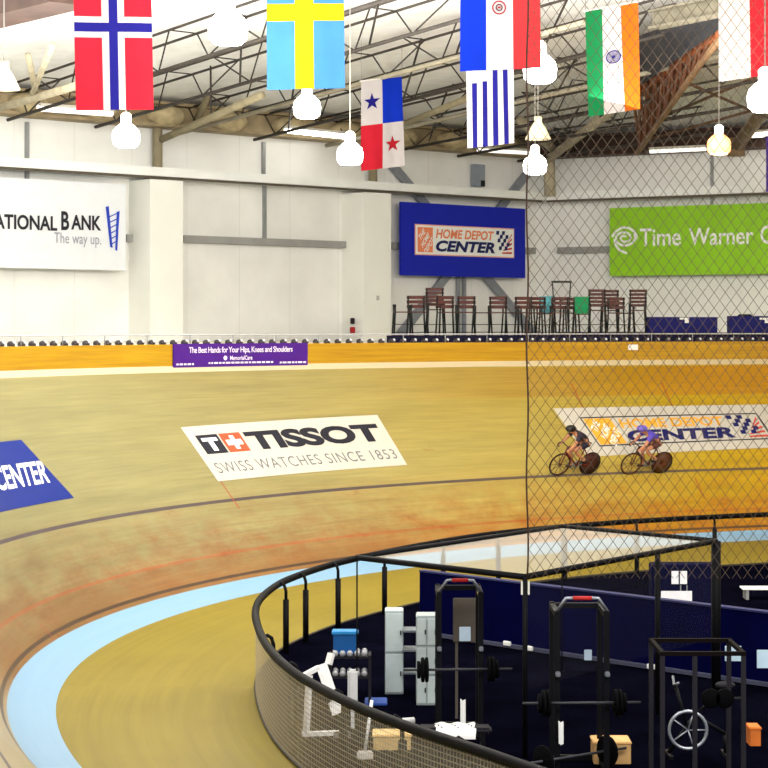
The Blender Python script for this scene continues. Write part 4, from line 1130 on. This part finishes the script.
mb.bar(((a.x+b.x)/2-.15, D+.03, 0), ((a.x+b.x)/2-.15, D+.03, b.z-.1), .04, .04); mb.bar(((a.x+b.x)/2+.15, D+.03, 0), ((a.x+b.x)/2+.15, D+.03, b.z-.1), .04, .04)
tag(mb.build('display_board', mat('board_taupe', (96, 88, 78), .7)), 'taupe display board standing behind the power rack by the lockers', 'board')
# black squat cage
D = 23.6; a, b = at(660, 700, D).x, at(746, 700, D).x
t = thing('squat_cage', 'black squat cage standing in front of the exercise bike', 'squat cage', ((a+b)/2, D, 0))
w = b-a; h = 1.78
for sx in (-1, -.2, 1):
    for y in (0, 1.0):
        if sx == -.2 and y: continue
        mb = MB(); mb.box((sx*(w/2-.03), y, h/2), (.055, .055, h), None, .006); mb.build('upright', blk, t)
crm = mat('cage_rail', (15, 10, 9), .7, spec=.05)
for z, nm in ((h-.02, 'top_rail'), (.04, 'foot_rail')):
    for y in (0, 1.0): mb = MB(); mb.box((0, y, z), (w, .06, .05)); mb.build(nm, crm, t)
    for sx in (-1, 1): mb = MB(); mb.box((sx*(w/2-.03), .5, z), (.05, 1.0, .05)); mb.build(nm, crm, t)
for sx in (.3, .62):
    mb = MB(); mb.lathe([(.11, -.025), (.12, -.015), (.12, .015), (.11, .025)], (sx*w/2, .35, 1.15), 20, (0, 1, 0)); mb.build('weight_plate', rubber, t)
mb = MB(); mb.tube([(.1*w/2, .35, 1.15), (w/2+.05, .35, 1.15)], .02, 8); mb.build('bar', blk, t)
# exercise bike
D = 25.9; c = at(688, 722, D)
t = thing('exercise_bike', 'exercise bike with a bright rimmed flywheel behind the squat cage', 'exercise bike', (c.x, D, 0))
ring_ = [(.25*cos(2*pi*k/28), .0, .36+.25*sin(2*pi*k/28)) for k in range(28)]
mb = MB(); mb.tube(ring_, .022, 8, closed=True)
for k in range(5): mb.tube([(0, 0, .36), (.25*cos(2*pi*k/5), 0, .36+.25*sin(2*pi*k/5))], .01, 6)
mb.build('flywheel', mat('rim_bright', (170, 176, 184), .3, .6), t)
mb = MB(); mb.tube([(-.25, .04, .05), (.1, .04, .55), (.5, .04, .3)], .03, 8); mb.tube([(.1, .04, .55), (.5, .04, .9)], .025, 8); mb.tube([(0, .04, .36), (-.16, .04, .95)], .025, 8); mb.bar((-.25, -.2, .03), (-.25, .25, .03), .06, .05); mb.bar((.5, -.2, .03), (.5, .25, .03), .06, .05); mb.tube([(.5, .04, .05), (.5, .04, .32)], .025, 8); mb.build('frame', darkst, t)
mb = MB(); mb.sphere((.5, .04, .95), .1, 10, (1.4, .9, .5)); mb.build('saddle', blk, t)
mb = MB(); mb.tube([(-.16, -.2, 1.02), (-.18, .04, .95), (-.16, .28, 1.02)], .018, 8); mb.build('handlebar', chrome, t)
# boxes, benches and loose gear
def crate(px0, px1, pyt, pyb, dep, rgb, name, label, cat, matname):
    D = F*H/(pyb-YH); a, b = at(px0, pyb, D).x, at(px1, pyb, D).x; h = max(.12, H+(YH-pyt)/F*(D+dep*.3))
    t = thing(name, label, cat, ((a+b)/2, D+dep/2, 0)); m = mat(matname, rgb, .7, var=.12)
    mb = MB(); mb.box((0, 0, h/2), (b-a, dep, h), None, .012); mb.build('body', m, t)
    mb = MB(); mb.box((0, 0, h+.01), (b-a+.02, dep+.02, .035), None, .008); mb.build('lid', mat(matname+'_lid', [min(255, c*1.12) for c in rgb], .7), t)
crate(594, 631, 742, 765, .42, (214, 170, 110), 'plyo_box', 'low tan box on the infield floor by the fence rail', 'box', 'box_tan')
crate(750, 761, 728, 747, .3, (206, 110, 40), 'orange_crate', 'small orange crate beside the black squat cage', 'crate', 'crate_orange')
crate(373, 411, 735, 751, .4, (206, 174, 116), 'cardboard_box', 'cardboard box seen through the fence mesh beside the white broom', 'box', 'box_card')
crate(334, 350, 738, 750, .4, (44, 34, 34), 'dark_case', 'dark case on the floor seen through the fence mesh', 'case', 'case_dark')
t = thing('broom', 'white-handled broom standing upright behind the fence mesh', 'broom', tuple(on_z(365, 760, 0)))
mb = MB(); mb.tube([(0, 0, .12), (.09, .05, .78)], .022, 8); mb.build('handle', paper, t)
mb = MB(); mb.box((0, 0, .06), (.22, .08, .12), None, .02); mb.build('head', mat('broom_head', (206, 200, 190), .8), t)
t = thing('weight_bench', 'black padded weight bench behind the fence mesh', 'bench', tuple(on_z(455, 765, 0)))
mb = MB(); mb.box((0, 0, .47), (.95, .3, .08), None, .03); mb.build('pad', blk, t)
for sx in (-.36, .36): mb = MB(); mb.box((sx, 0, .215), (.06, .26, .43)); mb.build('leg', darkst, t)
bx0, by0 = t.location.x, t.location.y
mb = MB(); rows = []
for i in range(13):
    x = -.26+.52*i/12; rows.append([(bx0+x+.01*sin(j*2), by0+(-.17 if j == 0 else -.17+.34*(j-1)/4 if j < 6 else .17), (.37 if j == 0 else .518+.012*sin(i*1.3+j)) if j < 6 else .40) for j in range(7)])
mb.grid(rows); o = mb.build('towel', paper); tag(o, 'white towel draped across the black weight bench', 'towel')
def hung_towel(px, py0, py1, D, w, label):
    a, b = at(px, py0, D), at(px, py1, D); mb = MB(); n = 6
    mb.grid([[(a.x-w/2+w*i/n, D-.02+.015*sin(i*2), a.z+(b.z-a.z)*j/5+.01*cos(i)) for j in range(6)] for i in range(n+1)])
    mb.grid([[(a.x-w/2+w*i/n, D+.03+.015*sin(i*2), a.z+(b.z-a.z)*.8*j/5+.01*cos(i)) for j in range(5, -1, -1)] for i in range(n+1)])
    tag(mb.build('towel', paper), label, 'towel')
hung_towel(463, 700, 726, 26.6, .07, 'narrow white towel hanging low on the power rack by the lockers')
hung_towel(561, 722, 744, 24.72, .06, 'narrow white towel hanging low on the power rack behind the tan box')
D_ = 27.2
mb = MB(); p = at(465, 634, 27.4); mb.box(p, (.16, .02, .2), None, .004); tag(mb.build('instruction_card', mat('card_pale', (190, 210, 226), .5)), 'pale blue instruction card on the power rack by the lockers', 'card')
mb = MB(); p = at(588, 655, 25.9); mb.box(p, (.1, .02, .14), None, .004); tag(mb.build('instruction_card', mat('card_pale', (190, 210, 226), .5)), 'pale blue instruction card on the power rack behind the tan box', 'card')
for k, (x0, y0, x1, y1, lab) in enumerate(((725, 646, 741, 661, 'pale blue poster leaning on the partition behind the squat cage'), (757, 650, 785, 668, 'pale blue poster leaning on the partition past the squat cage'))):
    D = 30.4-k*.5; a, b = at(x0, y1, D), at(x1, y0, D); mb = MB(); mb.box(((a.x+b.x)/2, D, (a.z+b.z)/2), (b.x-a.x, .02, b.z-a.z)); tag(mb.build('poster', mat('poster_pale', (196, 222, 236), .6)), lab, 'poster')
p = on_z(400, 722, .06); t = thing('foam_roller', 'white foam roller on the floor behind the fence mesh', 'foam roller', tuple(p))
mb = MB(); mb.tube([(-.18, -.05, 0), (.2, .1, 0)], .05, 12); mb.build('roll', paper, t)
p = on_z(376, 703, 0); mb = MB(); mb.box(p+UP*.02, (.34, .5, .04), None, .012); tag(mb.build('exercise_mat', mat('mat_blue', (30, 70, 150), .7)), 'small blue exercise mat lying before the locker tower', 'mat')
# white exercise machine seen through and above the rail
p = on_z(322, 737, 0); t = thing('exercise_machine', 'white-framed exercise machine standing close behind the fence mesh', 'exercise machine', tuple(p))
mb = MB(); mb.bar((-.02, .35, .95), (.22, .1, .30), .16, .05, (0, -1, .2)); mb.bar((.08, .35, .95), (.12, .4, 1.1), .1, .05); mb.build('back_plank', mat('machine_white', (232, 230, 226), .5), t)
mb = MB(); mb.bar((-.22, 0, .05), (-.18, .05, .85), .07, .07); mb.bar((-.28, 0, .04), (.3, .1, .04), .08, .06); mb.bar((-.25, 0, .86), (-.05, .1, .95), .07, .06); mb.build('frame', mat('machine_white', (232, 230, 226)), t)
mb = MB(); mb.lathe([(.09, -.015), (.1, 0), (.09, .015)], (.04, .02, .55), 18, (0, 1, 0)); mb.build('pulley', blk, t)
mb = MB(); mb.box((.42, .4, .62), (.14, .12, .5), None, .03); mb.bar((.42, .4, .04), (.42, .4, .4), .05, .05); mb.build('seat_pad', mat('machine_pad', (206, 206, 206), .6), t)

# ------------------------------------------------------------------ track cyclists
def skin_body(name, joints, edges, m, parent, sub=2):
    """one continuous limbed surface grown from joints"""
    me = bpy.data.meshes.new(name); names = list(joints); ix = {n: i for i, n in enumerate(names)}
    me.from_pydata([joints[n][:3] for n in names], [(ix[a], ix[b]) for a, b in edges], [])
    o = bpy.data.objects.new(name, me); COL.objects.link(o)
    sm = o.modifiers.new('grow', 'SKIN'); sm.use_smooth_shade = True; sm.branch_smoothing = .3
    lay = me.skin_vertices[0] if me.skin_vertices else None
    for i, n in enumerate(names):
        r = joints[n][3]; lay.data[i].radius = (r, r) if not isinstance(r, tuple) else r; lay.data[i].use_root = (i == 0)
    su = o.modifiers.new('round', 'SUBSURF'); su.levels = sub; su.render_levels = sub
    dg = bpy.context.evaluated_depsgraph_get(); dg.update()
    me2 = bpy.data.meshes.new_from_object(o.evaluated_get(dg)); bpy.data.objects.remove(o); bpy.data.meshes.remove(me)
    for p in me2.polygons: p.use_smooth = True
    me2.materials.clear(); me2.materials.append(m)
    o = bpy.data.objects.new(name, me2); COL.objects.link(o); o.parent = parent; return o
def bicycle(label, framem, rimm):
    t = empty('track_bicycle'); tag(t, label, 'bicycle')
    for nm, x in (('front_wheel', .49), ('rear_wheel', -.49)):
        e = MB(); e.tube([(x+.325*cos(2*pi*k/32), 0, .335+.325*sin(2*pi*k/32)) for k in range(32)], .012, 8, closed=True)
        w = e.build(nm, rubber, t)
        e = MB(); e.lathe([(.315, -.006), (.1, -.02), (.02, -.03), (.02, .03), (.1, .02), (.315, .006)], (x, 0, .335), 28, (0, 1, 0)); 
        if nm == 'front_wheel':
            e = MB(); e.tube([(x+.3*cos(2*pi*k/28), 0, .335+.3*sin(2*pi*k/28)) for k in range(28)], .016, 6, closed=True)
            for k in range(10): e.tube([(x, 0, .335), (x+.3*cos(2*pi*k/10), 0, .335+.3*sin(2*pi*k/10))], .007, 5)
            e.lathe([(.03, -.04), (.03, .04)], (x, 0, .335), 10, (0, 1, 0))
        e.build('disc' if nm == 'rear_wheel' else 'spoked_rim', rimm, w)
    bb, st, hd, hb = (-.06, 0, .29), (-.2, 0, .82), (.38, 0, .86), (.41, 0, .72)
    e = MB(); e.tube([bb, st], .018, 8); e.tube([st, hd], .018, 8); e.tube([bb, hb], .022, 8); e.tube([hd, hb], .02, 8)
    for s in (-.04, .04): e.tube([(-.49, s, .335), bb], .011, 6); e.tube([(-.49, s, .335), (-.19, s*.5, .78)], .01, 6)
    e.build('frame', framem, t)
    e = MB()
    for s in (-.05, .05): e.tube([hb, (.43, s, .6), (.49, s, .335)], .013, 6)
    e.build('fork', framem, t)
    e = MB(); e.tube([st, (-.24, 0, .93)], .014, 6); e.sphere((-.25, 0, .95), .06, 10, (2.2, 1.0, .45)); e.build('saddle', blk, t)
    e = MB(); e.tube([hd, (.46, 0, .92)], .016, 6)
    for s in (-1, 1): e.tube([(.46, 0, .92), (.47, s*.19, .92), (.56, s*.2, .88), (.57, s*.2, .80), (.5, s*.2, .77)], .014, 8)
    e.build('handlebar', blk, t)
    e = MB(); e.lathe([(.1, -.004), (.1, .004)], (-.06, -.05, .29), 24, (0, 1, 0)); e.tube([(-.06, -.07, .29), (.06, -.08, .17)], .012, 6); e.tube([(-.06, .07, .29), (-.18, .08, .41)], .012, 6); e.build('crankset', chrome, t)
    return t
def rider(label, jersey, shorts, helmet, skin, leg_skin):
    t = empty('person'); tag(t, label, 'person')
    J = {'hip': (-.2, 0, 1.02, (.13, .12)), 'waist': (-.06, 0, 1.12, (.125, .10)), 'chest': (.14, 0, 1.22, (.15, .12)), 'neck0': (.27, 0, 1.27, .07), 'neck': (.34, 0, 1.31, .055), 'head0': (.41, 0, 1.35, .085), 'head': (.46, 0, 1.375, .09), 'chin': (.5, 0, 1.32, .05)}
    Ed = [('hip', 'waist'), ('waist', 'chest'), ('chest', 'neck0'), ('neck0', 'neck'), ('neck', 'head0'), ('head0', 'head'), ('head', 'chin')]
    for s, nm in ((-1, 'l'), (1, 'r')):
        foot = (.06, -.17 if s < 0 else .17); pz = .17 if s < 0 else .41; px = .06 if s < 0 else -.18
        J.update({nm+'sh': (.22, s*.17, 1.22, .065), nm+'el': (.34, s*.22, 1.0, .043), nm+'wr': (.5, s*.2, .84, .03), nm+'ha': (.55, s*.2, .825, .034),
                  nm+'hp': (-.17, s*.1, .98, .09), nm+'kn': (.17 if s < 0 else .2, s*.11, .66 if s < 0 else .8, .058), nm+'ca': (.1 if s < 0 else .06, s*.11, .5 if s < 0 else .66, .052), nm+'an': (px-.03, s*.11, pz+.1, .033), nm+'to': (px+.12, s*.11, pz+.03, .03)})
        Ed += [('chest', nm+'sh'), (nm+'sh', nm+'el'), (nm+'el', nm+'wr'), (nm+'wr', nm+'ha'), ('hip', nm+'hp'), (nm+'hp', nm+'kn'), (nm+'kn', nm+'ca'), (nm+'ca', nm+'an'), (nm+'an', nm+'to')]
    skin_body('body', J, Ed, skin, t)
    e = {}
    Jj = {'waist': (-.12, 0, 1.08, (.145, .125)), 'mid': (-.02, 0, 1.15, (.14, .12)), 'chest': (.14, 0, 1.225, (.165, .135)), 'col': (.25, 0, 1.265, .085)}
    Ee = [('waist', 'mid'), ('mid', 'chest'), ('chest', 'col')]
    for s, nm in ((-1, 'l'), (1, 'r')):
        Jj.update({nm+'sh': (.21, s*.17, 1.215, .078), nm+'sl': (.29, s*.2, 1.09, .06)}); Ee += [('chest', nm+'sh'), (nm+'sh', nm+'sl')]
    skin_body('jersey', Jj, Ee, jersey, t)
    Js = {'hip': (-.2, 0, 1.02, (.145, .135)), 'up': (-.1, 0, 1.085, (.14, .12))}; Es = [('hip', 'up')]
    for s, nm in ((-1, 'l'), (1, 'r')):
        k = (.17, s*.11, .66) if s < 0 else (.2, s*.11, .8); h = (-.17, s*.1, .98)
        Js[nm+'hp'] = h+(.105,); Js[nm+'th'] = tuple(h[i]+(k[i]-h[i])*.65 for i in range(3))+(.08,); Es += [('hip', nm+'hp'), (nm+'hp', nm+'th')]
    skin_body('shorts', Js, Es, shorts, t)
    mb = MB(); mb.sphere((.43, 0, 1.405), .125, 16, (1.35, .85, .78)); mb.build('helmet', helmet, t)
    for s in (-1, 1):
        pz = .17 if s < 0 else .41; px = .06 if s < 0 else -.18
        mb = MB(); mb.sphere((px+.04, s*.11, pz+.045), .05, 12, (2.3, .85, .8)); mb.build('shoe', blk, t)
    return t
def place(o, px, py):
    tq, s = on_track(px, py); p = trk(tq, s); _, n, tg = base(tq)
    f = V((tg.x, tg.y, 0)).normalized(); inn = V((-n.x, -n.y, 0)); up = (UP*cos(.42)+inn*sin(.42)).normalized()
    side = up.cross(f).normalized()
    o.matrix_world = Matrix.Translation(p+up*.0)@Matrix(((f.x, side.x, up.x, 0), (f.y, side.y, up.y, 0), (f.z, side.z, up.z, 0), (0, 0, 0, 1)))
sk = mat('skin_tan', (190, 130, 96), .6, var=.06); darkc = mat('kit_dark', (34, 30, 44), .7); purple = mat('kit_purple', (86, 70, 178), .7)
place(bicycle('dark red track bicycle ridden by the leading cyclist', mat('bike_red', (120, 36, 24), .4), mat('rim_dark', (70, 34, 26), .5)), 572, 475)
place(rider('leading cyclist in dark kit crouched over a dark red track bicycle', darkc, darkc, mat('helmet_black', (30, 28, 26), .4), sk, sk), 572, 475)
place(bicycle('brown track bicycle ridden by the following cyclist', mat('bike_brown', (96, 40, 22), .4), mat('rim_brown', (96, 56, 34), .5)), 644, 474)
place(rider('following cyclist in a purple jersey crouched over a brown track bicycle', purple, mat('kit_brown', (84, 44, 36), .7), mat('helmet_violet', (110, 96, 190), .4), sk, sk), 644, 474)

# ------------------------------------------------------------------ light, world, camera
w = bpy.data.worlds.new('hall'); scene.world = w; w.use_nodes = True
bg = w.node_tree.nodes['Background']; bg.inputs[0].default_value = (.98, .98, 1.0, 1); bg.inputs[1].default_value = .5
def area(loc, target, sx, sy, e, col=(1, .95, .86)):
    L = bpy.data.lights.new('fill_light', 'AREA'); L.shape = 'RECTANGLE'; L.size = sx; L.size_y = sy; L.energy = e; L.color = col
    o = bpy.data.objects.new('fill_light', L); COL.objects.link(o); o.location = loc
    o.rotation_euler = (V(target)-V(loc)).to_track_quat('-Z', 'Y').to_euler()
area((-2, 28, 12.6), (0, 48, 2), 20, 8, 1100, (1, .98, .94))  # this and the next stand for lamp rows out of view
area((14, 32, 12.6), (12, 50, 2), 14, 8, 1700, (1, .84, .6))
area((2, 12, 13), (1, 60, 9), 26, 5, 3400, (1, .99, .98))  # added front fill, out of view, washing the far walls
area((10, 14, 13), (8, 62, 9), 16, 5, 2200, (1, .96, .92))  # second added front fill, aimed further right
area((-2, 40, 9.6), (-2, 42, 30), 26, 8, 5200, (1, .99, .97))  # unseen uplight added to brighten the ceiling; no fitting hangs there
cam = bpy.data.cameras.new('camera'); co = bpy.data.objects.new('camera', cam); COL.objects.link(co)
co.location = (0, 0, H); co.rotation_euler = (pi/2, 0, 0)
cam.sensor_width = 36; cam.sensor_fit = 'HORIZONTAL'; cam.lens = 36*F/768; cam.shift_y = -(384-YH)/768; cam.clip_end = 400
scene.camera = co
scene.view_settings.view_transform = 'Standard'; scene.view_settings.look = 'None'; scene.view_settings.exposure = 0; scene.view_settings.gamma = 1
